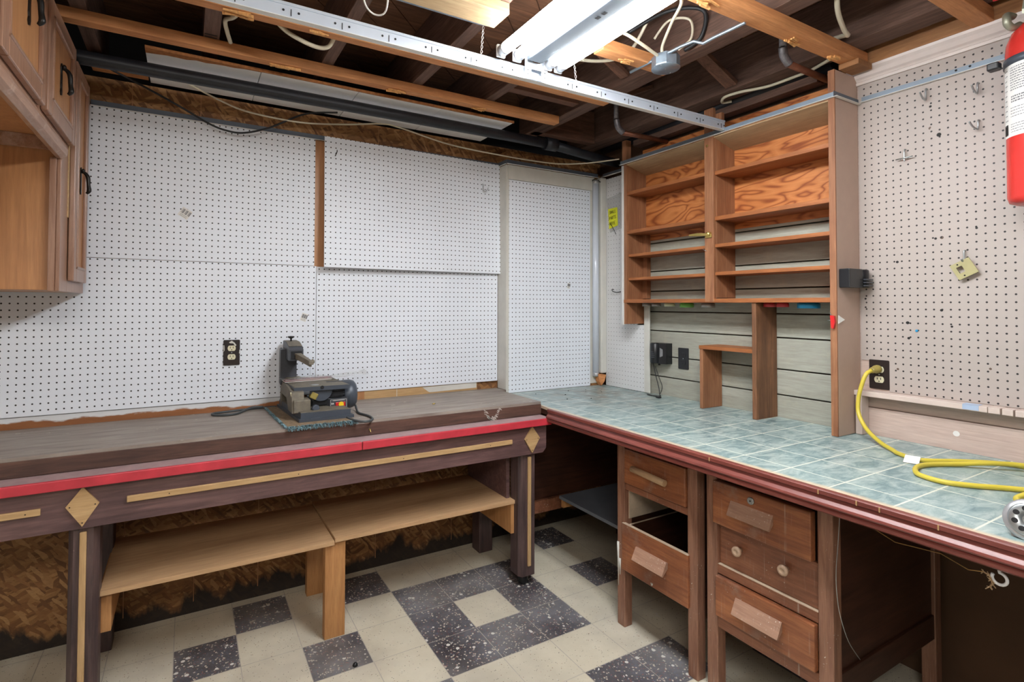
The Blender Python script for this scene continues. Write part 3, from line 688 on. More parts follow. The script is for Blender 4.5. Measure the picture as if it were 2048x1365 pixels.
flatcable('electrical_cable', [(-2.20, -.772, 2.445), (-2.14, -.74, 2.41), (-2.04, -.71, 2.394), (-1.985, -.72, 2.400), (-1.968, -.770, 2.44)], 'cream cable sagging below the strip left of centre', .008)
flatcable('electrical_cable', [(-2.46, -.06, 2.40), (-2.32, -.06, 2.345), (-2.198, -.06, 2.315), (-1.973, -.06, 2.307), (-1.75, -.06, 2.335), (-1.568, -.06, 2.370), (-1.457, -.06, 2.368), (-1.158, -.06, 2.322), (-.826, -.10, 2.296), (-.60, -.11, 2.292), (-.43, -.14, 2.292), (-.30, -.24, 2.292), (-.20, -.41, 2.290)], 'thin cream cable strung along the top of the back wall', .0042)
top('electrical_cable', T([(-2.77, -.10, 2.40), (-2.596, -.06, 2.340), (-2.47, -.05, 2.285), (-2.364, -.05, 2.233), (-2.29, -.05, 2.214), (-2.219, -.05, 2.217), (-2.11, -.06, 2.258), (-1.95, -.06, 2.352), (-1.80, -.10, 2.375)], .0048, n=8, smooth=8), 'cordblack', 'black cable drooping over the top of the left pegboard', 'cable')

# ------------------------------------------------------------------ pegboards and wall boards
def peg(x0, x1, z0, z1, org, lab, y0=0.0, th=.0055, mat='pegL'):
    return top('pegboard', B(x0, x1, y0, y0 + th, z0, z1, .0008, seg=1), mat, lab, 'pegboard', origin=org)
peg(-3.42, -1.886, 1.6055, 2.251, (-2.804, 0, 2.2459), 'white pegboard beside the wall cabinet, upper left of the back wall')
peg(-3.42, -1.8755, .955, 1.6035, (-3.0807, 0, 1.4089), 'white pegboard holding the black outlet plate, lower left of the back wall')
peg(-1.8735, -.805, .950, 1.6015, (-1.8615, 0, 1.2378), 'white pegboard behind the scroll saw motor, lower right of the back wall')
peg(-.784, -.158, .886, 2.161, (-.7838, -.0953, 2.1491), 'tall white pegboard on the boxed-out corner', -.0953)
o = peg(-1.846, -.795, 1.597, 2.262, (-1.8404, 0, 2.2615), 'loose white pegboard leaning off the wall, upper right of the back wall', -.006)
o.rotation_euler = (math.radians(-1.1), 0, math.radians(2.0)); o.location = (-1.846, -.046, 2.2615)
# white side panel on the right, tan panel
mb = MB().box(-.05, -.044, -.462, -.125, .886, 1.29, .0008, seg=1).box(-.05, -.044, -.4075, -.125, 1.29, 2.242, .0008, seg=1)
top('pegboard', mb, 'pegW', 'painted white pegboard left of the shelf unit', 'pegboard', origin=(-.05, -.150, 1.40))
mb = MB()
mb.box(0, .003, -3.3, -1.726, 1.066, 2.336).box(0, .003, -1.726, -1.626, 1.186, 2.336)
TANPEG = top('pegboard', mb, 'pegR', 'tan painted pegboard with metal hooks on the right wall', 'pegboard', origin=(0, -1.6228, 2.3172))
top('batten', B(-1.892, -1.830, .004, .018, 1.58, 2.25, .001), 'cabwood', 'brown wood batten between the two upper back pegboards', 'batten')
def smear():
    n = NT('white_paint_smear')
    sp = n.n('ShaderNodeSeparateXYZ'); n.l(n.obj(), sp.inputs[0])
    f = n.noise(n.mapping((5, 1, 24)), 2.0, 6, .65)
    edge = n.noise(n.mapping((4, 1, 1)), 1.0, 3)
    h = n.math('ADD', sp.outputs[2], n.math('MULTIPLY', n.math('SUBTRACT', edge, .5), .06))
    k = n.maprange(n.math('ADD', h, n.math('MULTIPLY', n.math('SUBTRACT', f, .5), .03)), .022, .028, 0, 1)
    g = n.noise(n.mapping((1.2, 9, 9)), 3, 4)
    col = n.mix(k, n.ramp(g, [(.3, lin((128, 78, 42))), (.7, lin((156, 100, 58)))]), lin((214, 216, 218)))
    return n.fin(col, .6)
M['smear'] = smear()
top('backing_board', B(-3.42, -1.95, .008, .02, .885, .952, .001), 'smear', 'brown board smeared with white paint along the back of the bench', 'board', origin=(-2.6, .008, .905))
top('backing_board', B(-1.95, -1.62, .008, .02, .885, .95, .001), 'cabwood', 'brown board right of the scroll saw motor, behind the bench', 'board')
mb = MB().box(-1.62, -.94, .008, .02, .885, .95, .001)
mb.mat(1).box(-1.441, -1.438, .0072, .0081, .885, .95).prism([(-1.29, .0076, .944), (-1.255, .0076, .918), (-1.245, .0076, .913), (-.945, .0076, .917), (-.945, .0076, .953), (-1.02, .0076, .948), (-1.10, .0076, .947)], (0, -.0006, 0))
top('backing_board', mb, ['strip', 'oldwhite'], 'light tan board with a white painted patch behind the bench', 'board')
# sticker labels with bar codes
def sticker(x, z, ang, w, h, y, lab):
    t = thing('price_sticker', (x, y, z), lab, 'sticker')
    R = Matrix.Rotation(ang, 3, 'Y')
    m = MB(); m.box(x - w / 2, x + w / 2, y - .0006, y - .0001, z - h / 2, z + h / 2, 0, R); build('paper', m, 'paper', t)
    m = MB()
    for k in range(9):
        q = R @ Vector((-w * .42 + w * .84 * k / 8, 0, h * .12)); bw = .0005 + .0008 * (k % 3)
        m.box(x + q.x - bw, x + q.x + bw, y - .0010, y - .0007, z + q.z - h * .24, z + q.z + h * .24, 0, R)
    for k in range(2):
        q = R @ Vector((0, 0, -h * (.25 + .14 * k))); m.box(x + q.x - w * .35, x + q.x + w * .35, y - .0010, y - .0007, z + q.z - .0008, z + q.z + .0008, 0, R)
    build('bar_code', m, 'greyink', t)
sticker(-2.457, 1.822, math.radians(32), .044, .044, -.0003, 'small bar code sticker on the upper left back pegboard')
sticker(-1.933, 1.344, math.radians(20), .030, .040, -.0003, 'small bar code sticker above the scroll saw')
sticker(-.335, 1.533, math.radians(10), .022, .034, -.0956, 'small bar code sticker on the boxed corner pegboard')
top('peg_hook', T([(-.925, -.012, 2.135), (-.925, -.03, 2.125), (-.925, -.035, 2.09), (-.915, -.05, 2.085), (-.905, -.06, 2.105)], .0022, n=8, smooth=5), 'steel', 'wire peg hook on the leaning white pegboard', 'hook')
top('peg_hook', T([(-1.79, -.045, 2.205), (-1.79, -.055, 2.19), (-1.80, -.058, 2.165)], .0022, n=8, smooth=5), 'blackmetal', 'dark bent wire at the upper left corner of the leaning pegboard', 'hook')

# corner: spare tube, wire stuff
st = thing('spare_fluorescent_tube', (-.125, -.112, .94), 'unlit white fluorescent tube standing in the corner', 'lamp tube')
build('glass', T([(-.126, -.112, .972), (-.126, -.112, 2.205)], .0205, n=18), 'tubeglass', st)
for z, d in ((.972, -1), (2.205, 1)):
    c = build('end_cap', MB().lathe([(.0205, 0), (.0205, .022), (.016, .027)], (-.126, -.112, z), (0, 0, d), n=18), 'alu', st, label='metal end cap')
    build('pin', MB().lathe([(.0016, 0), (.0016, .012)], (-.132, -.112, z + d * .027), (0, 0, d), n=8).lathe([(.0016, 0), (.0016, .012)], (-.120, -.112, z + d * .027), (0, 0, d), n=8), 'brass', c)
top('tube_clip', MB().box(-.145, -.10, -.12, -.088, 2.222, 2.236, .003).tube([(-.11, -.12, 2.225), (-.09, -.13, 2.215), (-.092, -.13, 2.19)], .003, n=8, smooth=4), 'blackmetal', 'black clip above the spare tube in the corner', 'clip')
mb = MB().prism([(-.125, -.14, .965), (-.075, -.155, .958), (-.085, -.15, .915), (-.10, -.14, .888), (-.115, -.135, .915)], (.0, .035, 0))
top('wood_scrap', mb, 'furring', 'chipped brown wood end at the base of the corner post', 'wood scrap')
mb = MB().box(-.052, -.042, -.505, -.462, .886, 1.423, .003)
top('edge_board', mb, 'oldwhite', 'scuffed white board between the side pegboard and the grey planks', 'board')
def note():
    t = thing('plastic_pouch', (-.055, -.20, 1.89), 'clear plastic pouch hung on the white side pegboard', 'pouch')
    build('film', MB().prism([(-.0535, -.135, 2.11), (-.0535, -.28, 2.13), (-.0535, -.285, 1.90), (-.0535, -.17, 1.885)], (-.0012, 0, 0)), 'film', t)
    build('seam', T([(-.0560, -.138, 2.11), (-.0560, -.146, 2.0), (-.0560, -.148, 2.03)], .0016, n=6, smooth=4), 'paper', t)
    s = thing('sticky_note', (-.058, -.20, 1.92), 'yellow note reading SMALL PARTS HERE in black marker', 'note')
    build('paper', MB().prism([(-.0575, -.157, 2.040), (-.0575, -.241, 2.040), (-.0575, -.247, 1.922), (-.0575, -.166, 1.908)], (-.0008, 0, 0)), 'noteyellow', s)
    return s
GL = {'S': [[(1, .9), (.6, 1), (.1, .85), (.15, .6), (.85, .42), (.9, .12), (.4, 0), (0, .12)]], 'M': [[(0, 0), (.1, 1), (.5, .3), (.9, 1), (1, 0)]], 'A': [[(0, 0), (.5, 1), (1, 0)], [(.2, .4), (.8, .4)]],
      'L': [[(0, 1), (0, 0), (.9, .05)]], 'P': [[(0, 0), (0, 1), (.8, .9), (.8, .55), (0, .45)]], 'R': [[(0, 0), (0, 1), (.8, .9), (.8, .55), (0, .45), (.9, 0)]], 'T': [[(0, 1), (1, 1)], [(.5, 1), (.5, 0)]],
      'H': [[(0, 0), (0, 1)], [(1, 0), (1, 1)], [(0, .5), (1, .5)]], 'E': [[(.9, 1), (0, 1), (0, 0), (.9, 0)], [(0, .5), (.7, .5)]]}
def strokes(word, fn, w, h, gap, r):
    m = MB(); x = 0
    for ch in word:
        for st_ in GL[ch]: m.tube([fn(x + a * w, b * h) for a, b in st_], r, n=5)
        x += w + gap
    return m
sn = note()
for k, (wd, w) in enumerate((('SMALL', .0088), ('PARTS', .0088), ('HERE', .0102))):
    build('lettering', strokes(wd, lambda a, b, k=k: Vector((-.0585, -.168 - .001 * k - a, 2.004 - .037 * k + b + a * .06)), w, .020, .0042, .0014), 'ink', sn)
top('peg_hook', T([(-.052, -.185, 1.945), (-.066, -.190, 1.938), (-.085, -.245, 1.885), (-.088, -.262, 1.86)], .0018, n=8), 'blackmetal', 'long dark wire hook through the yellow note', 'hook')
top('peg_hook', T([(-.052, -.20, 1.512), (-.07, -.205, 1.512), (-.085, -.23, 1.498), (-.07, -.25, 1.492), (-.055, -.27, 1.496)], .0026, n=8, smooth=5), 'blackmetal', 'small black hook low on the white side pegboard', 'hook')

# ------------------------------------------------------------------ outlets
def outlet(name_lab, face, along, c, w, h, plate_mat, rec_mat, slotm='slot'):
    """face: outward normal axis ('-y' or '-x'); c centre on the wall surface"""
    def P(u, v, d):  # u along the wall, v up, d outwards
        return Vector((c[0] + u, c[1] - d, c[2] + v)) if face == '-y' else Vector((c[0] - d, c[1] - u, c[2] + v))
    N = (0, -1, 0) if face == '-y' else (-1, 0, 0)
    t = thing('wall_outlet', P(0, -h / 2, 0), name_lab, 'outlet')
    pl = MB().prism([P(a, b, 0) for a, b in rounded(w, h, .004, 3)], Vector(N) * .0045)
    build('cover_plate', pl, plate_mat, t)
    for s in (1, -1):
        sh = [(a, b * 1.0 + s * .0205 * h / .12) for a, b in [(math.cos(math.radians(q)) * .0172, max(-.0125, min(.0125, math.sin(math.radians(q)) * .0172))) for q in range(0, 360, 12)]]
        r = build('receptacle', MB().prism([P(a, b, .0045) for a, b in sh], Vector(N) * .0018), rec_mat, t)
        m = MB()
        for a in (-.0062, .0062): m.prism([P(a + i, s * .0205 * h / .12 + .0035 + j, .0063) for i, j in ((-.0012, -.0042), (.0012, -.0042), (.0012, .0042), (-.0012, .0042))], Vector(N) * .0004)
        m.prism([P(i, s * .0205 * h / .12 - .0072 + j, .0063) for i, j in circ(.0024, 10)], Vector(N) * .0004)
        build('slots', m, slotm, r)
    build('screw', MB().prism([P(i, j, .0045) for i, j in circ(.0028, 10)], Vector(N) * .0012), 'steel', t)
    return t
ot = outlet('dark brown outlet plate with ivory sockets and paint smears on the white pegboard', '-y', 'x', (-2.2585, -.0003, 1.181), .070, .119, 'blackbrown', 'ivory')
mb = MB()
for p in ([(-.012, .048), (.000, .056), (.012, .046), (.020, .034), (.015, .03), (.006, .043), (-.008, .044)], [(-.034, .036), (-.031, .034), (-.030, .012), (-.034, .004)], [(.033, .012), (.035, .010), (.034, -.006), (.031, -.004)]):
    mb.prism([(-2.2585 + a, -.0049, 1.181 + b) for a, b in p], (0, -.0005, 0))
build('paint_smear', mb, 'oldwhite', ot, label='white paint smear')
outlet('black outlet on the grey planks beside the black sharpener box', '-x', 'y', (-.0105, -.722, 1.110), .070, .119, 'black', 'black')
mb = MB().box(.0035, .006, -1.725, -1.628, 1.068, 1.185)
top('outlet_recess', mb, 'tanwood', 'pink painted board showing in the pegboard cut-out', 'board')
outlet('dark outlet in the tan pegboard with the yellow plug in it', '-x', 'y', (.0025, -1.692, 1.132), .072, .118, 'blackbrown', 'ivory')

# ------------------------------------------------------------------ workbench on the left
wb = thing('workbench', (-2.1, -.3, 0), 'long plum-stained workbench with red front edge and wooden diamonds', 'workbench')
mb = MB().box(-3.42, -.838, -.588, .0, .806, .838)
dk = build('deck', mb, 'deck', wb)
mb = MB()
for a, b in ((-3.42, -1.806), (-1.803, -.838)): mb.box(a, b, -.601, -.588, .806, .8395, .003)
build('red_edging', mb, 'red', dk, label='worn red painted front edge')
mb = MB().prism([(-3.42, -.57, .664), (-.872, -.57, .664), (-.851, -.57, .686), (-.851, -.57, .806), (-3.42, -.57, .806)], (0, .035, 0))
ap = build('apron', mb, 'bench', wb)
for cx in (-2.733, -.9405):
    mb = MB().prism([(cx, -.5705, .803), (cx + .045, -.5705, .743), (cx, -.5705, .672), (cx - .045, -.5705, .743)], (0, -.008, 0))
    dm = build('diamond', mb, 'strip', wb, label='light wooden diamond plaque')
    mb = MB()
    for dx, dz in ((.034, 0), (-.034, 0), (0, -.056)): mb.lathe([(.0022, 0), (.0022, .0006)], (cx + dx, -.5785, .741 + dz), (0, -1, 0), n=8)
    build('nail', mb, 'slot', dm)
for a, b in ((-3.3, -2.841), (-2.612, -1.058)):
    s_ = build('trim_strip', B(a, b, -.580, -.5705, .730, .7515, .002), 'strip', wb, label='light wood strip along the apron')
    mb = MB()
    for k in range(4): mb.lathe([(.002, 0), (.002, .0006)], (a + (b - a) * (.08 + .28 * k), -.580, .740), (0, -1, 0), n=8)
    build('nail', mb, 'slot', s_)
def benchleg(x0, x1, foot):
    z0 = .055 if foot else .0
    m = MB()
    c = .022
    m.prism([(x0, -.55 + c, z0), (x0 + c * .7, -.55, z0), (x1 - c * .7, -.55, z0), (x1, -.55 + c, z0), (x1, -.46, z0), (x0, -.46, z0)], (0, 0, .806 - z0))
    lg = build('leg', m, 'benchZ', wb)
    xm = (x0 + x1) / 2 + .0
    build('trim_strip', B(xm - .0095, xm + .0095, -.5605, -.5502, .105, .648, .003), 'stripZ', lg, label='light wood strip down the leg')
    if foot: build('caster', MB().lathe([(.02, 0), (.026, .006), (.026, .03), (.014, .056)], ((x0 + x1) / 2, -.50, 0), n=16), 'black', lg)
benchleg(-2.775, -2.690, False)
benchleg(-.994, -.893, True)
for x0 in (-2.775, -.99): build('leg', B(x0, x0 + .085, -.12, -.03, 0, .806, .004), 'benchZ', wb)
build('side_board', B(-1.02, -1.0, -.46, -.03, .42, .806, .002), 'bench', wb)
bp = thing('bench_riser', (-2.1, -.25, .838), 'low dusty brown platform box lying on the workbench', 'platform')
build('top_board', MB().prism([(-3.42, -.5, .892), (-.835, -.5, .892), (-.835, -.10, .892), (-.806, -.097, .892), (-.806, .006, .892), (-3.42, .006, .892)], (0, 0, .0135)), 'boxtop', bp)
build('front_board', B(-3.42, -.834, -.502, -.48, .8395, .8935, .002), 'boxfront', bp)
build('end_board', B(-.856, -.834, -.48, -.09, .8395, .8915, .002), 'boxfront', bp)
mb = MB()
rr = random.Random(3)
for k in range(34):
    t = k / 33; x = -1.165 + .085 * t; z = .889 - .048 * math.sin(math.pi * min(1, t * 1.15)) ** .7 * (1 if t < .75 else .8) + rr.uniform(-.004, .004); L = rr.uniform(.012, .028) * (1.2 if t < .6 else .7)
    mb.box(x - L / 2, x + L / 2, -.5032, -.5022, z - .0012, z + .0012, 0, Matrix.Rotation(rr.uniform(.35, .9), 3, 'Y'))
build('paint_smear', mb, 'oldwhite', bp, label='white brushed paint smear')

# low shelf under the bench
ls = thing('low_shelf', (-1.83, -.25, 0), 'low tan shelf of two boards under the workbench', 'shelf')
build('shelf_board', B(-2.692, -1.8905, -.50, -.02, .395, .4125, .001), 'lowshelf', ls)
build('shelf_board', B(-1.8885, -.957, -.50, -.02, .405, .4235, .001), 'lowshelf', ls)
build('support_leg', B(-1.925, -1.840, -.482, -.442, 0, .4045, .002), 'lowleg', ls)
build('support_leg', B(-1.925, -1.840, -.10, -.06, 0, .4045, .002), 'lowleg', ls)
build('end_support', B(-2.700, -2.660, -.47, -.04, .255, .395, .001), 'lowleg', ls)
build('end_support', B(-1.012, -.962, -.492, -.04, .255, .405, .001), 'lowleg', ls)

# ------------------------------------------------------------------ wall cabinet upper left
cb = thing('wall_cabinet', (-3.1, -.9, 1.455), 'old maple wall cabinet with worn frame and black pulls, upper left', 'cabinet')
XF = -2.822                                                     # face-frame plane; doors stand proud to -2.80
build('tall_carcass', MB().box(-3.42, XF - .012, -.478, -.012, 1.455, 2.300, .002), 'cabwood', cb)
build('upper_carcass', MB().box(-3.42, XF - .012, -2.2, -.482, 1.985, 2.345, .002), 'cabwood', cb)
build('back_panel', B(-3.42, -3.40, -2.2, -.482, 1.455, 1.983), 'cabwood', cb)
fr = MB()
fr.box(XF - .012, XF, -.482, -.355, 1.452, 2.300, .002).box(XF - .012, XF, -.355, -.01, 1.452, 1.498, .002).box(XF - .012, XF, -.075, -.01, 1.498, 2.300, .002).box(XF - .012, XF, -.355, -.075, 2.27, 2.300, .002)
build('face_frame', fr, 'cabframe', cb)
fr = MB().box(XF - .014, XF, -2.2, -.482, 1.905, 1.992, .002).box(XF - .012, XF, -2.2, -.482, 2.318, 2.345, .002)
for y in (-.815, -1.26, -1.70): fr.box(XF - .012, XF, y - .022, y + .022, 1.99, 2.32, .002)
build('face_rail', fr, 'cabframeY', cb)
build('moulding', MB().prism([(XF, -.482, 1.905), (XF + .014, -.482, 1.915), (XF + .018, -.482, 1.935), (XF + .010, -.482, 1.955), (XF, -.482, 1.965)], (0, -1.7, 0)), 'cabframeY', cb, label='worn paint-flecked lower moulding')
build('soffit_board', B(-3.40, XF - .016, -2.2, -.485, 1.972, 1.984), 'cabwood', cb)
build('rear_rail', B(-3.40, XF - .02, -.505, -.483, 1.93, 1.971), 'cabframeY', cb)
build('corner_stile', B(XF - .03, XF - .012, -.494, -.4785, 1.452, 1.905, .001), 'cabframe', cb)
def cabdoor(y0, y1, z0, z1, hy, hz):
    d = build('door', MB().box(XF + .001, XF + .012, y0 + .04, y1 - .04, z0 + .04, z1 - .04), 'cabwood', cb)
    m = MB()
    for s0, s1, t0, t1 in ((y0, y0 + .052, z0, z1), (y1 - .052, y1, z0, z1), (y0 + .052, y1 - .052, z0, z0 + .052), (y0 + .052, y1 - .052, z1 - .052, z1)):
        m.box(XF + .0005, XF + .020, s0, s1, t0, t1, .004)
    build('door_frame', m, 'cabframe', d)
    m = MB()
    e = .046
    for s0, s1, t0, t1 in ((y0 + e, y0 + e + .012, z0 + e, z1 - e), (y1 - e - .012, y1 - e, z0 + e, z1 - e), (y0 + e, y1 - e, z0 + e, z0 + e + .012), (y0 + e, y1 - e, z1 - e - .012, z1 - e)):
        m.box(XF + .010, XF + .0235, s0, s1, t0, t1, .004)
    build('bead', m, 'cabframe', d)
    h = MB()
    x = XF + .012
    h.prism([(x, hy + a, hz + b) for a, b in ((-.004, .052), (.004, .056), (.010, .046), (.006, .036), (.009, .020), (.007, -.020), (.010, -.036), (.004, -.050), (-.004, -.052), (-.010, -.042), (-.006, -.030), (-.008, -.018), (-.006, .020), (-.010, .040))], (.004, 0, 0))
    h.tube([(x + .004, hy, hz + .036), (x + .014, hy, hz + .034), (x + .024, hy, hz + .018), (x + .026, hy, hz - .012), (x + .028, hy, hz - .034), (x + .020, hy, hz - .046)], [.004, .006, .0075, .0065, .008, .004], n=10, smooth=5)
    h.lathe([(.004, 0), (.0085, .003), (.008, .008), (.003, .011)], (x + .004, hy, hz + .042), (1, 0, 0), n=12)
    build('handle', h, 'blackmetal', d, label='antique black drop pull')
cabdoor(-.352, -.078, 1.492, 2.302, -.205, 1.885)
cabdoor(-.796, -.384, 1.976, 2.328, -.595, 2.140)
cabdoor(-1.242, -.832, 1.976, 2.328, -1.000, 2.185)
cabdoor(-1.69, -1.28, 1.976, 2.328, -1.45, 2.19)
build('filler_strip', B(XF - .001, XF + .003, -.372, -.356, 1.72, 2.0, .001), 'strip', cb)

# ------------------------------------------------------------------ counter on the right, with its moulding
ct = thing('counter', (-.45, -1.6, .86), 'long counter topped with worn teal tile pattern and red-brown moulding', 'counter')
mb = MB().prism([(-.846, -3.2, .872), (-.001, -3.2, .872), (-.011, -1.6, .872), (-.012, -.51, .872), (-.052, -.506, .872), (-.052, -.10, .872), (-.30, -.096, .872), (-.832, -.096, .872), (-.832, -.50, .872), (-.846, -.60, .872)], (0, 0, .013))
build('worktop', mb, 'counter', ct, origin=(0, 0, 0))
pr = [(-.846, .8855), (-.8635, .8855), (-.867, .883), (-.867, .872), (-.861, .869), (-.864, .860), (-.872, .852), (-.8745, .846), (-.872, .842), (-.866, .840), (-.8695, .835), (-.8695, .826), (-.860, .820), (-.846, .820)]
build('edge_moulding', MB().prism([(x, -3.2, z) for x, z in pr], (0, 2.60, 0)), 'mould', ct, label='red-brown fluted edge moulding')
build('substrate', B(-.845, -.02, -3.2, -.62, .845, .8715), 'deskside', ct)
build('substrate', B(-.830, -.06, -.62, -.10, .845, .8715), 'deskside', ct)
for y in (-1.555, -1.92, -2.02, -2.075, -2.20):
    build('nick', MB().box(-.8685, -.867, y - .0016, y + .0016, .871, .884), 'strip', ct, label='bare wood nick')

# desk pedestals
def pedestal(y0, y1, lab):
    t = thing('desk_pedestal', (-.45, (y0 + y1) / 2, 0), lab, 'drawer unit'); w = .045
    for a, b in ((y0, y0 + w), (y1 - w, y1)):
        build('leg', B(-.765, -.720, a, b, 0, .845, .003), 'deskZ', t)
        build('leg', B(-.10, -.055, a, b, 0, .845, .003), 'deskZ', t)
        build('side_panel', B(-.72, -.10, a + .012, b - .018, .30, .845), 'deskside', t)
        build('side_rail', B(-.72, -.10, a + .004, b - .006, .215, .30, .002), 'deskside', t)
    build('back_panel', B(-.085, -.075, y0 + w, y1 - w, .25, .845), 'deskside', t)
    build('top_rail', B(-.762, -.73, y0 + w, y1 - w, .785, .845, .002), 'desk', t)
    return t
def angled_pull(y, z, parent, L=.165, h=.050):
    d0 = -.772
    m = MB().prism([(d0, y - L / 2, z + h / 2), (d0 - .012, y - L / 2, z + h / 2 + .003), (d0 - .038, y - L / 2, z - h / 2 + .004), (d0 - .033, y - L / 2, z - h / 2), (d0, y - L / 2, z + h / 2 - .018)], (0, L, 0))
    return build('handle', m, 'handle', parent, label='angled wooden pull')
A0, A1 = -1.420, -.992
pa = pedestal(A0, A1, 'battered brown desk drawer unit with an empty drawer slot, left one')
dA = build('drawer', B(-.7725, -.755, -1.372, -1.042, .632, .782, .004), 'drawer', pa)
build('handle', T([(-.788, -1.285, .702), (-.788, -1.105, .712)], .0135, n=14), 'dowel', dA, label='bare round dowel pull')
build('tray', B(-.752, -.25, -1.368, -1.046, .640, .652), 'deskside', dA)
build('middle_rail', B(-.760, -.725, -1.375, -1.037, .600, .628, .002), 'desk', pa)
d2 = build('drawer', B(-.776, -.758, -1.385, -1.030, .255, .455, .003), 'drawer', pa)
angled_pull(-1.205, .362, d2)
build('drawer_side', MB().box(-.757, -.28, -1.372, -1.362, .262, .446).box(-.757, -.28, -1.052, -1.042, .262, .446).box(-.28, -.27, -1.372, -1.042, .262, .446).box(-.757, -.28, -1.362, -1.052, .262, .268), 'deskside', d2)  # dark wood colour carries the shade inside the open drawer
build('side_edge', B(-.757, -.29, -1.0515, -1.0425, .4462, .4472), 'railtop', d2, label='bare pale drawer side edge')
build('top_edge', B(-.775, -.759, -1.384, -1.031, .4551, .4562), 'railtop', d2, label='bare pale top edge')
build('drawer_runner', B(-.74, -.12, -1.041, -1.037, .470, .62), 'railtop', pa)  # runner coloured pale to stand for the light falling inside the slot
mb = MB().tube([(-.7665, -.999, .36), (-.7665, -1.000, .27), (-.7665, -1.001, .17)], [.006, .0035, .0015], n=6).tube([(-.7665, -1.010, .29), (-.7665, -1.011, .22)], [.005, .002], n=6)
build('paint_drip', mb, 'oldwhite', pa, label='white paint drips down the leg')
mb = MB().tube([(-.7765, -1.205, .272), (-.7765, -1.205, .262)], [.006, .003], n=6); build('paint_spot', mb, 'oldwhite', d2)
B0, B1 = -1.905, -1.462
pb = pedestal(B0, B1, 'brown desk drawer unit with a keyhole and two round knobs, right one')
d1 = build('drawer', B(-.786, -.758, -1.852, -1.503, .628, .780, .004), 'drawer', pb)
angled_pull(-1.655, .705, d1, .155)
lk = build('lock', MB().lathe([(.0125, 0), (.0125, .003), (.0095, .005), (.0085, .004)], (-.786, -1.655, .752), (-1, 0, 0), n=18), 'steel', d1, label='round metal lock')
build('keyhole', MB().lathe([(.0026, 0), (.0026, .0006)], (-.7905, -1.655, .752), (-1, 0, 0), n=8), 'slot', lk)
dm_ = build('drawer', B(-.752, -.735, -1.860, -1.507, .478, .620, .003), 'desk', pb)
for y, z in ((-1.592, .555), (-1.757, .562)):
    build('knob', MB().lathe([(.008, 0), (.008, .010), (.015, .016), (.0175, .023), (.016, .029), (.008, .0315), (.0075, .030), (.001, .030)], (-.752, y, z), (-1, 0, 0), n=20), 'knob', dm_, label='worn round knob')
rl = build('middle_rail', B(-.765, -.725, -1.860, -1.507, .444, .476, .002), 'desk', pb)
build('top_edge', B(-.764, -.726, -1.859, -1.508, .4762, .4772), 'railtop', rl, label='dusty pale top edge')
d3 = build('drawer', B(-.782, -.758, -1.858, -1.509, .298, .440, .004), 'drawer', pb)
angled_pull(-1.675, .372, d3, .165)
build('bottom_rail', B(-.765, -.725, -1.860, -1.507, .250, .292, .003), 'desk', pb)
# dark desk end behind, grey board
de = thing('desk_end', (-.62, -.33, 0), 'wooden desk end panel, widened and darkened as shade under the counter corner', 'desk panel')
build('panel', B(-.86, -.13, -.325, -.305, .325, .845), 'deskside', de)  # widened across the wall behind; its dark colour stands for the shade there
build('rail', B(-.86, -.50, -.345, -.300, .255, .322, .002), 'desk', de, label='lit lower rail')
build('leg', B(-.13, -.085, -.345, -.30, 0, .845, .003), 'deskside', de)
gs = thing('grey_shelf', (-.42, -.70, .30), 'grey painted shelf board in the dark under the counter', 'shelf')
build('shelf_board', B(-.655, -.16, -.99, -.42, .345, .362, .001), 'greyshelf', gs)
build('support', B(-.645, -.20, -.445, -.425, .30, .345, .001), 'lowleg', gs)
build('leg', B(-.20, -.165, -.46, -.425, 0, .345, .001), 'lowleg', gs)
build('leg', B(-.20, -.165, -.98, -.945, 0, .345, .001), 'lowleg', gs)

# ------------------------------------------------------------------ shelf unit on the right wall
XS = -.177
su = thing('shelf_unit', (-.09, -1.02, 1.29), 'orange-brown wooden wall shelf unit with open bays above the counter', 'shelf unit')
build('side_board', B(XS + .001, -.012, -.445, -.424, 1.298, 2.255, .002), 'shelfZ', su)
build('edge_strip', B(XS - .003, XS + .012, -.4235, -.408, 1.292, 2.25, .002), 'white', su, label='white painted edge strip')
build('cleat', B(-.045, -.012, -.480, -.4455, 1.45, 1.85, .001), 'shelfZ', su)
build('center_post', B(XS - .004, XS + .018, -1.052, -1.000, 1.428, 2.40, .002), 'shelfZ', su)
build('divider', B(XS + .019, -.012, -1.052, -1.030, 1.448, 2.25, .001), 'shelfZ', su)
build('post_splice', B(XS + .0185, XS + .04, -1.085, -1.05, 2.25, 2.37, .001), 'shelfZ', su)
for z in (2.078, 1.845, 1.706, 1.566):
    th = .020 if z > 1.8 else .016
    build('shelf_board', B(XS + (.006 if z > 1.8 else .015), -.013, -1.029, -.446, z - th / 2, z + th / 2, .0015), 'shelf', su)
for z in (2.070, 1.843, 1.707, 1.568):
    th = .020 if z > 1.8 else .017
    build('shelf_board', B(XS + .006, -.013, -1.598, -1.053, z - th / 2, z + th / 2, .0015), 'shelf', su)
build('bottom_board', B(XS - .002, -.013, -1.598, -.424, 1.424, 1.444, .0015), 'shelf', su)
mb = MB().box(-.014, -.0105, -1.598, -.446, 1.80, 2.205)
build('back_panel', mb, 'ply', su, label='swirly orange plywood back')
build('soffit', MB().prism([(XS + .003, -1.598, 2.249), (XS + .003, -.446, 2.249), (-.013, -.446, 2.205), (-.013, -1.598, 2.205)], (0, 0, .006)), 'soffit', su, label='tan grooved underside board')
build('header_panel', B(-.014, -.0105, -1.598, -.42, 2.256, 2.368), 'ply', su)
build('header_board', B(-.075, -.0105, -1.50, -.40, 2.388, 2.425, .002), 'joist', su)
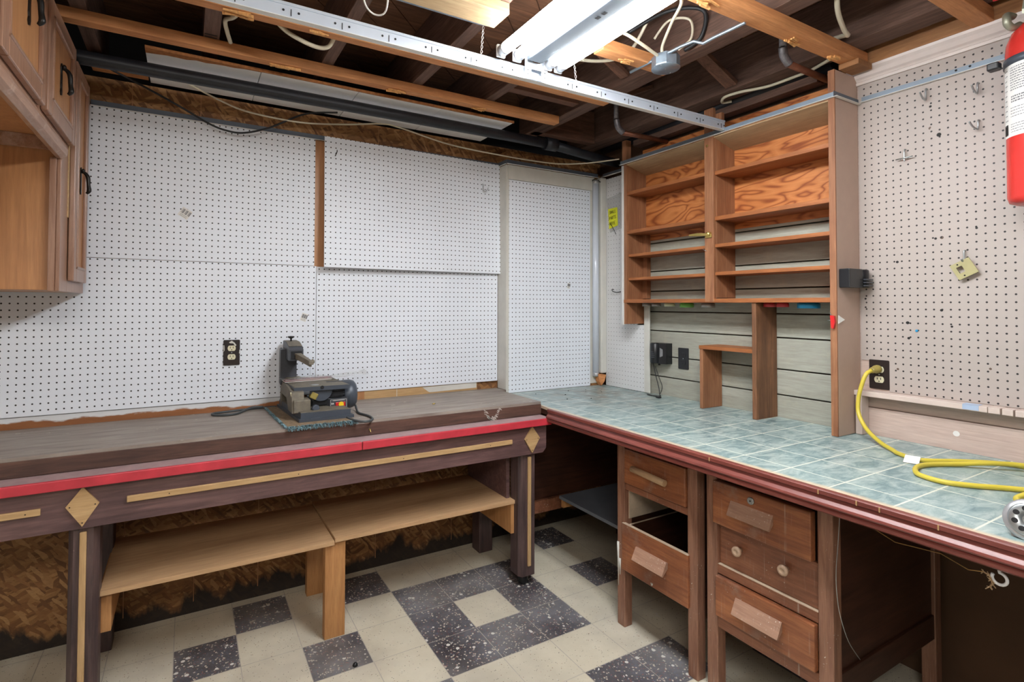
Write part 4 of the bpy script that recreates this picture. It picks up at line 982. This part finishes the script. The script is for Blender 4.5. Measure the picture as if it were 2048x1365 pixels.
build('stud', B(XS + .001, XS + .04, -.445, -.41, 2.256, 2.40, .001), 'shelfZ', su)
lt = build('latch', MB().lathe([(.012, 0), (.0145, .003), (.0145, .016), (.011, .020)], (XS - .008, -1.026, 1.757), (0, 0, 1), n=20).box(XS - .012, XS - .0045, -1.045, -1.008, 1.748, 1.768, .003).prism([(XS - .015, -1.02, 1.771), (XS - .016, -.97, 1.777), (XS - .02, -.925, 1.775), (XS - .020, -.922, 1.767), (XS - .016, -.96, 1.763), (XS - .013, -1.02, 1.759)], (-.008, 0, 0)), 'brass', su, label='brass hook latch')
build('nail', T([(XS - .004, -.99, 1.695), (XS - .018, -1.005, 1.690), (XS - .010, -1.018, 1.682)], .0012, n=6), 'steel', su)
build('bolt', MB().lathe([(.006, 0), (.005, .003)], (XS - .004, -1.018, 2.215), (-1, 0, 0), n=10), 'brass', su)
top('support_board', B(-.172, -.013, -1.270, -1.248, .886, 1.4235, .002), 'divider', 'upright stained board propping the shelf unit on the counter', 'board')
so = thing('small_shelf', (-.09, -1.09, .886), 'small bare-wood stand between the outlet and the upright board', 'shelf')
build('top_board', B(-.168, -.013, -1.2475, -.950, 1.188, 1.206, .0015), 'shelf', so)
build('side_board', B(-.165, -.016, -.972, -.953, .886, 1.188, .0015), 'shelfZ', so)
po = top('partition_post', MB().box(-.172, -.002, -1.6235, -1.600, .886, 2.372, .0015), 'tan', 'tall tan painted board standing at the right end of the shelf unit', 'board')
build('edge_strip', B(-.1795, -.1722, -1.6235, -1.598, .886, 2.372, .001), 'shelfZ', po, label='bare wood front edge')
# jar lids screwed under the shelf
LID = [(-.100, -.529, .024, 'lid_grey', 'dull grey jar lid under the shelf, farthest left'), (-.100, -.605, .026, 'lid_grey', 'dull grey jar lid under the shelf beside a cream one'), (-.100, -.702, .028, 'lid_cream', 'pale cream jar lid under the shelf'),
       (-.100, -.820, .036, 'lid_green', 'green jar lid under the shelf'), (-.100, -.955, .034, 'lid_grey', 'tan-edged jar lid under the center post'), (-.100, -1.290, .026, 'lid_red', 'red jar lid under the shelf behind the upright board'),
       (-.100, -1.352, .026, 'lid_red', 'red jar lid under the shelf, right of the upright board'), (-.100, -1.468, .044, 'lid_blue', 'large blue jar lid under the shelf')]
for x, y, r, m, lab in LID:
    d = .020 if r < .03 else .025
    top('jar_lid', MB().lathe([(r * .96, 0), (r, .002), (r * 1.01, d * .35), (r, d)][::-1] if False else [(r * .86, 0), (r * .9, -.002), (r, -.0035), (r * 1.01, -d * .6), (r, -d), (r * .92, -d), (r * .92, -.006), (.001, -.006)], (x, y, 1.4238), n=28), m, lab, 'jar lid', 'jar lids under the shelf')
# black boxes, clip
bb = thing('black_box', (-.11, -1.65, 1.482), 'black plastic box screwed to the side of the tan board', 'box')
build('body', MB().box(-.163, -.062, -1.665, -1.6245, 1.484, 1.560, .003), 'black', bb)
build('chamber', MB().lathe([(.026, 0), (.026, .07), (.022, .074)], (-.038, -1.648, 1.485), n=18), 'black', bb)
mb = MB()
for k in range(3): mb.box(-.066, -.012, -1.680, -1.668, 1.490 + k * .012, 1.496 + k * .012, .001)
build('teeth', mb, 'charcoal', bb)
sb = thing('pencil_sharpener', (-.05, -.58, 1.05), 'black wall sharpener box beside the dark outlet on the grey planks', 'sharpener')
build('body', MB().prism([(-.0105, -.640, 1.072), (-.060, -.640, 1.072), (-.075, -.600, 1.072), (-.060, -.560, 1.072), (-.0105, -.560, 1.072)], (0, 0, .118)), 'black', sb)
build('drum', MB().lathe([(.026, 0), (.028, .004), (.028, .112), (.024, .118)], (-.058, -.555, 1.072), n=20), 'black', sb)
mb = MB()
for k in range(4): mb.box(-.088, -.080, -.575 + .002 * k, -.545, 1.105 + k * .010, 1.110 + k * .010, .001)
build('gear', mb, 'charcoal', sb)
build('label', MB().prism([(-.0685, -.622, 1.155), (-.0745, -.606, 1.165), (-.0745, -.606, 1.110), (-.0685, -.622, 1.118)], (-.0008, -.0003, 0)), 'greyink', sb, label='scuffed grey sticker')
build('bolt', MB().lathe([(.006, 0), (.007, .004), (.005, .012)], (-.045, -.575, 1.060), n=10), 'blackmetal', sb)
cdp = [(-.035, -.505, 1.125), (-.05, -.515, 1.105), (-.05, -.53, 1.075), (-.055, -.56, .99), (-.06, -.585, .93), (-.07, -.60, .895), (-.085, -.62, .890), (-.105, -.60, .890), (-.115, -.56, .890), (-.10, -.535, .890), (-.115, -.60, .890), (-.12, -.63, .890)]
tc = thing('loose_cord', (-.08, -.57, .886), 'thin dark cord hanging to the counter below the sharpener box', 'cord')
build('wire', T(cdp, .0026, n=7, smooth=6), 'cordblack', tc)
build('wire', T([(-.045, -.545, 1.05), (-.048, -.575, .99), (-.055, -.605, .94), (-.07, -.605, .90)], .0022, n=7, smooth=6), 'cordblack', tc)
build('connector', MB().box(-.135, -.115, -.655, -.63, .886, .894, .002), 'black', tc)
rc = thing('red_clip', (-.185, -1.612, 1.32), 'small red plastic clip tied to the edge of the tan board', 'clip')
build('clip_body', MB().prism([(-.1805, -1.604, 1.372), (-.1805, -1.618, 1.370), (-.1805, -1.622, 1.345), (-.1805, -1.616, 1.318), (-.1805, -1.608, 1.322)], (-.012, 0, 0)), 'redplastic', rc)
build('pin', T([(-.186, -1.60, 1.385), (-.19, -1.608, 1.37)], .001, n=6).tube([(-.187, -1.592, 1.352), (-.187, -1.606, 1.352)], .0016, n=6), 'steel', rc)
build('flag', MB().prism([(-.170, -1.6245, 1.372), (-.135, -1.630, 1.354), (-.172, -1.6245, 1.338)], (0, -.0015, 0)), 'paper', rc, label='small white paper flag')

# ------------------------------------------------------------------ tan wall: hooks, plate, ledge
def phook(y, z, L, tipdy, lab, up=.02):
    top('peg_hook', T([(.002, y, z), (-.008, y, z + .001), (-.013, y, z - .004), (-.014, y, z - L), (-.020, y, z - L - .006), (-.040, y + tipdy * .6, z - L + .004), (-.052, y + tipdy, z - L + up)], .0030, n=9, smooth=5), 'steel', lab, 'hook', 'steel peg hooks on the tan pegboard')
phook(-1.866, 2.238, .038, .004, 'steel peg hook on the tan pegboard, nearest the shelf unit')
phook(-2.018, 2.206, .034, .004, 'steel peg hook beside the top of the fire extinguisher label')
phook(-2.018, 2.072, .028, .012, 'steel peg hook lower beside the fire extinguisher')
m = MB().tube([(.002, -1.793, 2.025), (-.010, -1.793, 2.023), (-.012, -1.793, 1.990), (-.012, -1.793, 1.978)], .0026, n=8, smooth=4).tube([(-.016, -1.766, 1.989), (-.016, -1.822, 1.991)], .0024, n=8)
top('peg_hook', m, 'steel', 'cross-shaped steel peg hook in the middle of the tan pegboard', 'hook', 'steel peg hooks on the tan pegboard')
top('peg_hook', T([(.002, -1.972, 1.612), (-.009, -1.972, 1.611), (-.012, -1.972, 1.605), (-.013, -1.972, 1.575), (-.02, -1.971, 1.572), (-.028, -1.970, 1.580)], .0028, n=8, smooth=5), 'steel', 'steel peg hook holding the ivory switch plate', 'hook')
def plate():
    t = thing('switch_plate', (-.012, -1.972, 1.51), 'yellowed ivory switch plate dangling tilted from a peg hook', 'switch plate')
    R = math.radians(28); cy, cz = -1.974, 1.545
    def P(a, b): return (cy - (a * math.cos(R) - b * math.sin(R)), cz + (a * math.sin(R) + b * math.cos(R)))
    outer = rounded(.062, .060, .006, 4)
    m = MB()
    hole = [(-.018, -.010), (.000, -.010), (.000, .014), (-.018, .014)]
    # plate face from four strips round the opening
    for x0, x1, y0, y1 in ((-.031, -.018, -.030, .030), (.0, .031, -.030, .030), (-.018, .0, .014, .030), (-.018, .0, -.030, -.010)):
        pts = [P(x0, y0), P(x1, y0), P(x1, y1), P(x0, y1)]
        m.prism([(-.016, a, b) for a, b in pts], (-.005, 0, 0))
    build('plate', m, 'ivoryplate', t)
    m = MB()
    for a, b in ((-.009, .022), (-.009, -.022)):
        y, z = P(a, b); m.lathe([(.0028, 0), (.0028, .0006)], (-.0211, y, z), (-1, 0, 0), n=10)
    build('screw_hole', m, 'slot', t)
plate()
rl = thing('notched_ledge', (-.03, -2.2, 1.03), 'narrow pinkish wooden ledge with notches along the foot of the tan pegboard', 'ledge')
mb = MB().box(-.055, .002, -2.042, -1.605, 1.044, 1.0645, .002)
for a, b in ((-2.075, -2.044), (-2.108, -2.080), (-2.9, -2.113)): mb.box(-.055, .002, a, b, 1.044, 1.0645, .0015)
mb.box(-.03, .002, -2.9, -2.04, 1.046, 1.063)
build('ledge_board', mb, 'tanlight', rl)
build('bracket', B(-.055, -.001, -1.652, -1.628, .886, 1.044, .002), 'tanlight', rl)
build('tape', MB().box(-.0562, -.0552, -2.020, -1.975, 1.047, 1.0640).box(-.0562, -.02, -2.020, -1.975, 1.0647, 1.0655), 'tapeblue', rl, label='pale blue tape')
build('paint_spot', MB().prism([(-.0001, -1.938 - a, .945 + b) for a, b in circ(.010, 14)], (-.0010, 0, 0)), 'paper', WR)
mb = MB()
for y, z, r in ((-1.875, 2.170, .0045), (-1.900, 2.055, .0075), (-1.885, 1.665, .0045), (-1.760, 1.585, .005), (-2.005, 1.69, .004), (-1.900, 1.395, .005), (-1.792, 1.345, .006), (-1.795, 1.285, .005), (-1.645, 1.44, .004), (-1.645, 1.405, .0035), (-1.93, 1.335, .004)):
    mb.prism([(-.0002, y - a, z + b) for a, b in circ(r, 9)], (-.0006, 0, 0))
build('bored_holes', mb, 'ink', TANPEG, label='ragged dark bored holes')
top('push_pin', MB().lathe([(.0045, 0), (.005, .003), (.003, .005)], (-.0003, -1.822, 1.315), (-1, 0, 0), n=12), 'lid_blue', 'tiny blue pin in the tan pegboard above the outlet', 'pin')

# ------------------------------------------------------------------ yellow extension cord
yc = thing('extension_cord', (-.3, -1.95, .886), 'yellow extension cord looping over the counter from the tan wall outlet', 'cord')
build('plug', MB().lathe([(.0155, 0), (.0165, .004), (.0165, .016), (.013, .022), (.012, .040), (.009, .046)], (-.0055, -1.690, 1.155), (-1, .10, -.12), n=18), 'plug', yc, label='dirty yellow-green plug')
build('cable', T([(-.050, -1.685, 1.150), (-.075, -1.676, 1.132), (-.090, -1.664, 1.075), (-.094, -1.657, 1.025), (-.105, -1.664, .978), (-.135, -1.705, .930), (-.19, -1.775, .902), (-.25, -1.845, .8945), (-.276, -1.873, .8935), (-.300, -1.945, .8935), (-.207, -2.013, .8935), (-.125, -2.085, .894), (-.10, -2.15, .894), (-.15, -2.26, .894), (-.26, -2.34, .894), (-.12, -2.42, .894), (-.09, -2.30, .897), (-.13, -2.16, .905), (-.195, -2.09, .905), (-.25, -2.028, .8945), (-.327, -1.985, .8935), (-.392, -1.974, .8935), (-.452, -1.990, .8935), (-.492, -2.019, .8935), (-.506, -2.081, .8935), (-.471, -2.137, .8935), (-.420, -2.188, .8935), (-.39, -2.235, .896), (-.41, -2.262, .906), (-.47, -2.245, .900), (-.515, -2.242, .8935), (-.56, -2.29, .8935), (-.5, -2.42, .8935)], .0075, n=12, smooth=7), 'cordyellow', yc)
tg = MB().prism([(-.352, -1.915, .8865), (-.340, -1.955, .8865), (-.300, -1.945, .903), (-.310, -1.905, .903)], (-.002, -.001, .0012))
build('tag', tg, 'paper', yc, label='white paper tag wrapped on the cord')

# ------------------------------------------------------------------ machine at the right edge of the counter
gm = thing('bench_machine', (-.78, -2.34, .886), 'silver cast machine housing with a ring of holes, right end of the counter', 'power tool')
C = Vector((-.790, -2.340, .9285))
ax = Vector((-.80, -.10, .30)).normalized(); u = Vector((0, 0, 1)); u = (u - ax * u.dot(ax)).normalized(); v = ax.cross(u)
hs = MB()
hs.lathe([(.030, -.060), (.041, -.050), (.0465, -.02), (.0465, -.004), (.045, 0), (.036, .003)], C, ax, n=32)
hs.prism([C + v * a + u * b - ax * .058 for a, b in ((-.034, -.02), (.034, -.02), (.030, -.043), (-.030, -.043))], ax * .045)
build('housing', hs, 'alu', gm)
hd = build('face_plate', MB().lathe([(.0365, .0032), (.0365, .005), (.034, .0065), (.014, .0072), (.012, .003), (.001, .003)], C, ax, n=32), 'steel', gm)
m = MB()
for k in range(8):
    t = 2 * math.pi * k / 8 + .3
    m.lathe([(.0058, 0), (.0058, .001)], C + (u * math.cos(t) + v * math.sin(t)) * .0245 + ax * .0066, ax, n=14)
build('hole_ring', m, 'slot', hd)
build('arbor', MB().lathe([(.008, 0), (.008, .008), (.004, .011)], C + ax * .003, ax, n=16), 'charcoal', gm)

# ------------------------------------------------------------------ fire extinguisher
ex = thing('fire_extinguisher', (-.112, -2.195, 1.73), 'red fire extinguisher with white label hanging at the right edge', 'fire extinguisher')
EX, EY, ER = -.112, -2.205, .083
build('cylinder', MB().lathe([(.001, 1.735), (.06, 1.735), (.078, 1.742), (ER, 1.758), (ER, 2.225), (.080, 2.255), (.068, 2.288), (.048, 2.312), (.026, 2.325), (.022, 2.345)], (EX, EY, 0), n=40), 'extred', ex)
lb = build('label', MB().lathe([(ER + .0008, 1.950), (ER + .0008, 2.180)], (EX, EY, 0), n=30, a0=math.radians(112), a1=math.radians(330)), 'paper', ex, label='white instruction label')
def cyl_pt(a, z, r): return Vector((EX + r * math.cos(a), EY + r * math.sin(a), z))
m = MB()
for rows, z0, dz, a0, a1, hh in ((10, 2.168, .0078, 2.42, 3.6, .0015), (3, 2.076, .008, 2.45, 3.5, .0022), (4, 2.040, .009, 2.42, 3.4, .0012), (4, 1.988, .008, 2.42, 3.2, .0012), (12, 2.165, .016, 2.08, 2.28, .0016)):
    for k in range(rows):
        z = z0 - k * dz; a = a0
        while a < a1 - .03:
            w = random.uniform(.03, .10); b = min(a + w, a1)
            m.quad([cyl_pt(a, z - hh, ER + .0014), cyl_pt(b, z - hh, ER + .0014), cyl_pt(b, z + hh, ER + .0014), cyl_pt(a, z + hh, ER + .0014)]); a = b + .022
build('fine_print', m, 'greyink', lb, label='rows of tiny grey print')
m = MB()
m.mat(0)
for k in range(4):
    a = 1.99 + .07 * k
    m.quad([cyl_pt(a, 1.958, ER + .0014), cyl_pt(a + .07, 1.958, ER + .0014), cyl_pt(a + .07, 1.992, ER + .0014), cyl_pt(a, 1.992, ER + .0014)])
build('black_panel', m, 'ink', lb)
m = MB().lathe([(ER + .0006, 2.180), (ER + .004, 2.181), (ER + .004, 2.204), (ER + .0006, 2.205)], (EX, EY, 0), n=40)
sp_ = build('strap', m, 'bluegrey', ex, label='dark metal strap')
build('buckle', MB().box(EX - .092, EX - .06, EY + .075, EY + .105, 2.172, 2.196, .004), 'black', sp_)
vh = build('valve_head', MB().lathe([(.024, 2.335), (.026, 2.34), (.026, 2.37), (.020, 2.375), (.020, 2.40)], (EX, EY, 0), n=20), 'latchgrey', ex)
build('lever', MB().prism([(EX - .02, EY + .012, 2.40), (EX - .055, EY + .012, 2.405), (EX - .10, EY + .012, 2.36), (EX - .115, EY + .012, 2.325), (EX - .112, EY + .012, 2.312), (EX - .098, EY + .012, 2.322), (EX - .08, EY + .012, 2.355), (EX - .02, EY + .012, 2.375)], (0, -.024, 0)), 'latchgrey', ex)
build('horn_clip', T([(EX - .03, EY + .055, 2.345), (EX - .055, EY + .062, 2.345), (EX - .068, EY + .060, 2.33), (EX - .066, EY + .058, 2.312), (EX - .05, EY + .05, 2.302), (EX - .03, EY + .04, 2.312)], .011, n=10, smooth=5), 'latchgrey', ex)
rg = MB(); pts = [(EX - .055 + .030 * math.cos(2 * math.pi * k / 20), EY + .075 + .016 * math.sin(2 * math.pi * k / 20) , 2.412 + .014 * math.cos(2 * math.pi * k / 20)) for k in range(21)]
rg.tube(pts, .0042, n=8, caps=False)
build('pull_ring', rg, 'redplastic', ex, label='red safety pull ring')
build('wall_hook', B(-.03, 0, EY - .02, EY + .02, 2.20, 2.36, .002), 'blackmetal', ex)

# ------------------------------------------------------------------ scroll saw and its bits on the bench
SX = -1.905
cp = thing('carpet_pad', (-1.96, -.30, .9055), 'dusty teal carpet scrap under the scroll saw', 'carpet')
m = MB().prism([(-2.105, -.03, .9058), (-1.80, -.04, .9058), (-1.81, -.508, .9058), (-2.085, -.508, .9058)], (0, 0, .008)); build('pad', m, 'carpettop', cp)
m = MB()
rr = random.Random(11)
def tuft(x, y, z, dx, dy, dz): m.tube([(x, y, z), (x + dx * .6, y + dy * .6, z + dz * .4), (x + dx, y + dy, z + dz)], [.0022, .0018, .0008], n=4, caps=False)
for k in range(380):
    t = rr.random()
    tuft(-2.087 + .285 * t, -.506, .909 + rr.uniform(-.004, .005), rr.uniform(-.005, .005), -rr.uniform(.006, .018), rr.uniform(-.014, .006))
for k in range(240):
    t = rr.random()
    tuft(-2.105 + .020 * t, -.03 - .478 * t, .909 + rr.uniform(-.004, .005), -rr.uniform(.006, .014), rr.uniform(-.005, .005), rr.uniform(-.004, .008))
build('tufted_edge', m, 'carpet', cp, label='frayed teal pile edge', kind='stuff')
sw = thing('scroll_saw', (-1.93, -.25, .914), 'dusty charcoal bench scroll saw with red and yellow switch', 'scroll saw')
Z0 = .914
build('base', MB().prism([(-2.060, -.03, Z0), (-1.83, -.03, Z0), (-1.800, -.452, Z0), (-2.030, -.452, Z0)], (0, 0, .012)).prism([(-2.052, -.05, Z0 + .012), (-1.84, -.05, Z0 + .012), (-1.812, -.440, Z0 + .012), (-2.022, -.440, Z0 + .012)], (0, 0, .024)), 'bluegrey', sw)
build('base_dust', MB().prism([(-2.050, -.052, Z0 + .0362), (-1.842, -.052, Z0 + .0362), (-1.815, -.438, Z0 + .0362), (-2.020, -.438, Z0 + .0362)], (0, 0, .0015)), 'sawdust', sw)
# left pedestal plates
build('frame', MB().prism([(-2.050, -.30, Z0 + .03), (-2.050, -.400, Z0 + .03), (-2.050, -.385, Z0 + .115), (-2.050, -.24, Z0 + .13), (-2.050, -.08, Z0 + .13), (-2.050, -.05, Z0 + .01), (-2.050, -.09, Z0 + .01), (-2.050, -.115, Z0 + .075), (-2.050, -.24, Z0 + .075)], (.050, 0, 0)).box(-2.045, -1.975, -.405, -.335, Z0 + .03, Z0 + .085, .004), 'sawdust', sw)
colm = build('column', MB().prism([(-2.058, -.115, 1.03), (-1.985, -.115, 1.03), (-1.978, -.030, 1.03), (-2.052, -.030, 1.03)], (0, 0, .165)), 'charcoal', sw)
build('column_foot', MB().lathe([(.045, 0), (.042, .008), (.030, .013)], (-2.0, -.11, 1.05), n=16), 'sawdust', colm)
arm = MB()
arm.prism([(-2.035, -.03, 1.232), (-2.035, -.12, 1.230), (-2.035, -.195, 1.212), (-2.035, -.215, 1.200), (-2.035, -.215, 1.150), (-2.035, -.12, 1.150), (-2.035, -.03, 1.165)], (.062, 0, 0))
arm.box(-1.978, -1.970, -.17, -.06, 1.175, 1.205, .002)
ar = build('upper_arm_housing', arm, 'charcoal', sw)
build('arm_opening', B(-2.028, -1.980, -.2162, -.2152, 1.155, 1.193), 'slot', ar)
build('dust_cap', MB().prism([(-2.033, -.035, 1.2325), (-2.033, -.12, 1.2305), (-2.033, -.19, 1.2145), (-1.975, -.19, 1.2145), (-1.975, -.12, 1.2305), (-1.975, -.035, 1.2325)], (0, 0, .001)), 'sawdust', ar)
build('blade_arm', MB().prism([(-2.018, -.20, 1.188), (-1.988, -.20, 1.188), (-1.955, -.325, 1.157), (-1.968, -.330, 1.157)], (0, 0, -.008)).prism([(-2.014, -.20, 1.180), (-1.992, -.20, 1.180), (-1.957, -.325, 1.149), (-1.966, -.328, 1.149)], (0, 0, -.018)).box(-1.972, -1.950, -.335, -.312, 1.140, 1.158, .003).lathe([(.004, -.012), (.010, -.010), (.010, -.004), (.003, 0)], (-1.944, -.322, 1.157), (.8, 0, .3), n=10), 'sawdust', sw)
kb = build('tension_knob', MB().lathe([(.004, 0), (.004, .012), (.008, .014), (.015, .018), (.016, .021), (.014, .024), (.003, .025)], (-2.008, -.09, 1.232), n=16), 'black', sw)
build('saw_blade', B(-1.9628, -1.9622, -.3215, -.3190, 1.045, 1.142), 'steel', sw)
tb = build('table', MB().prism([(-2.044, -.060, 1.028), (-1.815, -.085, 1.028), (-1.797, -.365, 1.028), (-2.036, -.355, 1.028)], (0, 0, .018)), 'bluegrey', sw)
build('table_dust', MB().prism([(-2.042, -.062, 1.0462), (-1.817, -.087, 1.0462), (-1.799, -.363, 1.0462), (-2.034, -.353, 1.0462)], (0, 0, .0008)), 'sawdust', tb, label='table top covered with pale dust')
build('table_insert', MB().lathe([(.018, 0), (.018, .0012), (.001, .0012)], (-1.94, -.315, 1.047), n=20), 'steel', tb)
build('table_notch', MB().lathe([(.008, 0), (.008, .002)], (-1.918, -.361, 1.041), (0, -1, 0), n=14), 'slot', tb)
build('trunnion', MB().prism([(-1.918 + .048 * math.cos(math.radians(a)), -.345, 1.026 + .048 * math.sin(math.radians(a))) for a in range(180, 361, 12)], (0, .014, 0)), 'bluegrey', sw)
q = MB()
cx, cz = -1.965, 1.040
arc = [(cx + r * math.cos(math.radians(a)), cz + r * math.sin(math.radians(a))) for r, rng in ((.082, range(190, 262, 8)), (.062, range(254, 186, -8))) for a in rng]
q.prism([(x, -.372, z) for x, z in arc], (0, .006, 0))
build('tilt_scale', q, 'ivory', sw, label='pale curved tilt scale')
build('tilt_rim', T([(cx + .088 * math.cos(math.radians(a)), -.376, cz + .088 * math.sin(math.radians(a))) for a in range(186, 268, 6)], .003, n=6), 'ivory', sw)
build('tilt_knob', MB().lathe([(.006, 0), (.006, .010), (.017, .014), (.017, .026), (.012, .030)], (-1.958, -.375, .955), (.25, -1, .1), n=8, smooth=False), 'bluegrey', sw)
build('clamp_block', MB().box(-1.965, -1.935, -.35, -.32, .99, 1.018, .003, Matrix.Rotation(.5, 3, 'Y')), 'plug', sw)
mo = MB().lathe([(.054, -.005), (.058, 0), (.058, .085)], (-1.895, -.245, .985), (1, -.04, 0), n=28)
for k in range(18):
    a = math.pi * (.05 + .9 * k / 17); mo.box(-1.875, -1.80, -.245 + .060 * math.cos(a) - .0015, -.245 + .060 * math.cos(a) + .0015, .985 + .060 * math.sin(a) - .003, .985 + .060 * math.sin(a) + .004, 0)
mt = build('motor', mo, 'charcoal', sw)
build('motor_cap', MB().lathe([(.060, 0), (.066, .003), (.067, .035), (.062, .052), (.050, .062), (.001, .063)], (-1.803, -.249, .985), (1, -.04, 0), n=28), 'bluegrey', mt)
build('motor_body_lower', MB().box(-1.955, -1.815, -.33, -.19, Z0 + .0395, .985, .006), 'black', sw)
build('motor_foot', MB().box(-1.815, -1.790, -.30, -.27, Z0 + .036, Z0 + .050, .003), 'alu', sw)
xb = build('switch_box', MB().prism([(-1.900, -.315, .982), (-1.880, -.345, .982), (-1.800, -.345, .985), (-1.795, -.300, .985)], (0, 0, -.054)), 'charcoal', sw)
m = MB()
for a, b, c, d in ((-1.878, -1.806, .9785, .9795), (-1.878, -1.806, .9335, .9345), (-1.878, -1.877, .9335, .9795), (-1.807, -1.806, .9335, .9795)): m.box(a, b, -.3462, -.3452, c, d)
for k in range(2): m.box(-1.873, -1.869, -.3462, -.3452, .944 + k * .014, .951 + k * .014).box(-1.866, -1.863, -.3462, -.3452, .944 + k * .014, .951 + k * .014)
m.box(-1.868, -1.815, -.3462, -.3452, .974, .9755)
build('switch_marking', m, 'paper', xb, label='white outline and marks')
swt = build('switch', MB().box(-1.856, -1.812, -.3505, -.3452, .947, .967, .002), 'redplastic', xb, label='red switch')
build('switch_key', MB().lathe([(.0115, 0), (.012, .003), (.011, .006)], (-1.832, -.3505, .9575), (0, -1, 0), n=18), 'yellowplastic', swt, label='yellow key')
top('power_cord', T([(-1.845, -.335, .932), (-1.842, -.365, .926), (-1.832, -.44, .916), (-1.82, -.505, .914), (-1.795, -.545, .912), (-1.762, -.548, .911), (-1.735, -.510, .911), (-1.732, -.44, .911), (-1.752, -.36, .911), (-1.745, -.30, .914), (-1.742, -.262, .93)], .0052, n=10, smooth=7), 'cordgrey', 'grey cord looping in front of the saw motor', 'cord')
top('power_cord', T([(-2.06, -.02, .912), (-2.14, -.012, .911), (-2.20, -.018, .911), (-2.28, -.035, .911), (-2.33, -.05, .911), (-2.335, -.085, .911), (-2.29, -.115, .911), (-2.24, -.105, .911), (-2.205, -.055, .913), (-2.17, -.022, .918), (-2.12, -.016, .916)], .0052, n=10, smooth=7), 'cordgrey', 'grey cord looped on the bench left of the scroll saw', 'cord')
def mag(z, dx, dy, rot, lab, m='paper', c='paperred'):
    t = thing('magazine', (-1.94 + dx, -.19 + dy, z), lab, 'magazine')
    R = Matrix.Rotation(rot, 3, 'Z')
    build('pages', MB().box(-2.048 + dx, -1.835 + dx, -.215 + dy, -.155 + dy, z, z + .004, .001, R), m, t)
    build('cover', MB().box(-2.049 + dx, -1.834 + dx, -.216 + dy, -.154 + dy, z + .0041, z + .0050, 0, R), c, t)
mag(1.0475, .0, .035, .04, 'folded white and red magazine lying on the saw table')
mag(1.0528, .006, .04, -.06, 'second magazine on top of the saw table')
m = MB(); nx, ny = 14, 6; g = []
for i in range(nx + 1):
    for j in range(ny + 1):
        x = -2.06 + .40 * i / nx; y = -.085 - .10 * j / ny - .02 * i / nx
        g.append(m.bm.verts.new((x, y, 1.0605 + .003 * math.sin(i * 1.3 + j) + (max(0, i - 8) ** 2) * .0005 * (1 if j < 4 else .6) + .0025 * math.sin(j * 2.1))))
for i in range(nx):
    for j in range(ny):
        a = i * (ny + 1) + j; f = m.bm.faces.new((g[a], g[a + 1], g[a + ny + 2], g[a + ny + 1])); f.smooth = True
o = top('plastic_sheet', m, 'film', 'crinkled clear plastic sheet lying over the magazines on the saw table', 'plastic sheet')
sol = o.modifiers.new('thickness', 'SOLIDIFY'); sol.thickness = .0006

# small bits: hook and wires below the counter, debris
eb2 = thing('eye_hook', (-.845, -2.30, .79), 'white screw eye hook under the counter edge at the right', 'hook')
build('eye', T([(-.845, -2.303, .826), (-.845, -2.303, .812)] + [(-.845, -2.303 - .013 * math.sin(math.radians(a)) , .7965 + .0135 * math.cos(math.radians(a))) for a in range(0, 320, 20)], .0034, n=8), 'fixture', eb2)
top('brass_wire', T([(-.80, -2.005, .828), (-.80, -2.03, .800), (-.81, -2.085, .786), (-.815, -2.185, .798), (-.835, -2.245, .789), (-.845, -2.275, .800)], .0013, n=6), 'copperwire', 'thin brass wire strung under the counter to the eye hook', 'wire')
m = MB(); rr = random.Random(5)
path = [(-.845, -2.275, .800), (-.847, -2.285, .797), (-.849, -2.290, .790), (-.849, -2.292, .780), (-.849, -2.287, .772)]
for k in range(26):
    p = Vector(path[k % 5]); m.tube([p, p + Vector((rr.uniform(-.004, .004), rr.uniform(-.007, .007), rr.uniform(-.007, .007)))], .0011, n=4)
m.tube(path, .0018, n=6)
top('twine_knot', m, 'twine', 'frayed knotted twine end beside the eye hook', 'twine')
top('hanging_wire', T([(-.773, -1.93, .82), (-.779, -1.93, .76), (-.788, -1.93, .70), (-.797, -1.93, .64), (-.795, -1.93, .58), (-.779, -1.93, .51), (-.735, -1.93, .42), (-.67, -1.93, .345)], .0012, n=6, smooth=5), 'steel', 'thin wire hanging down beside the right drawer unit', 'wire')
m = MB().lathe([(.009, 0), (.011, .003), (.008, .010), (.003, .014)], (-1.855, -.70, 0), n=9); top('plastic_scrap', m, 'black', 'small black bit of plastic on the floor near the shelf leg', 'debris')
top('brass_fitting', MB().lathe([(.004, 0), (.0045, .010), (.002, .018)], (-1.36, -.30, .9062), (.9, .3, .1), n=8), 'brass', 'tiny brass-coloured bit lying on the bench platform', 'debris')
top('hanging_screw', MB().lathe([(.0035, 0), (.0035, .004), (.0018, .006), (.0015, .020)], (-1.745, -.5025, .866), (0, -1, -.5), n=8), 'brass', 'small brass screw poking from the platform front', 'screw')
crumbs = [(-.66, -.20, .0035), (-.52, -.30, .0045), (-.42, -.20, .004), (-.30, -.22, .003), (-.35, -.28, .0025), (-.27, -.33, .003), (-.24, -.29, .0022), (-.60, -.42, .004), (-.47, -.47, .004), (-.21, -.26, .002)]
for x, y, r in crumbs:
    top('crumb', MB().lathe([(r * .5, 0), (r, r * .4), (r * .4, r * .8)], (x, y, .8853), n=7), 'slot', 'tiny dark crumb of dirt on the teal counter near the corner', 'crumb', 'dirt crumbs on the counter')
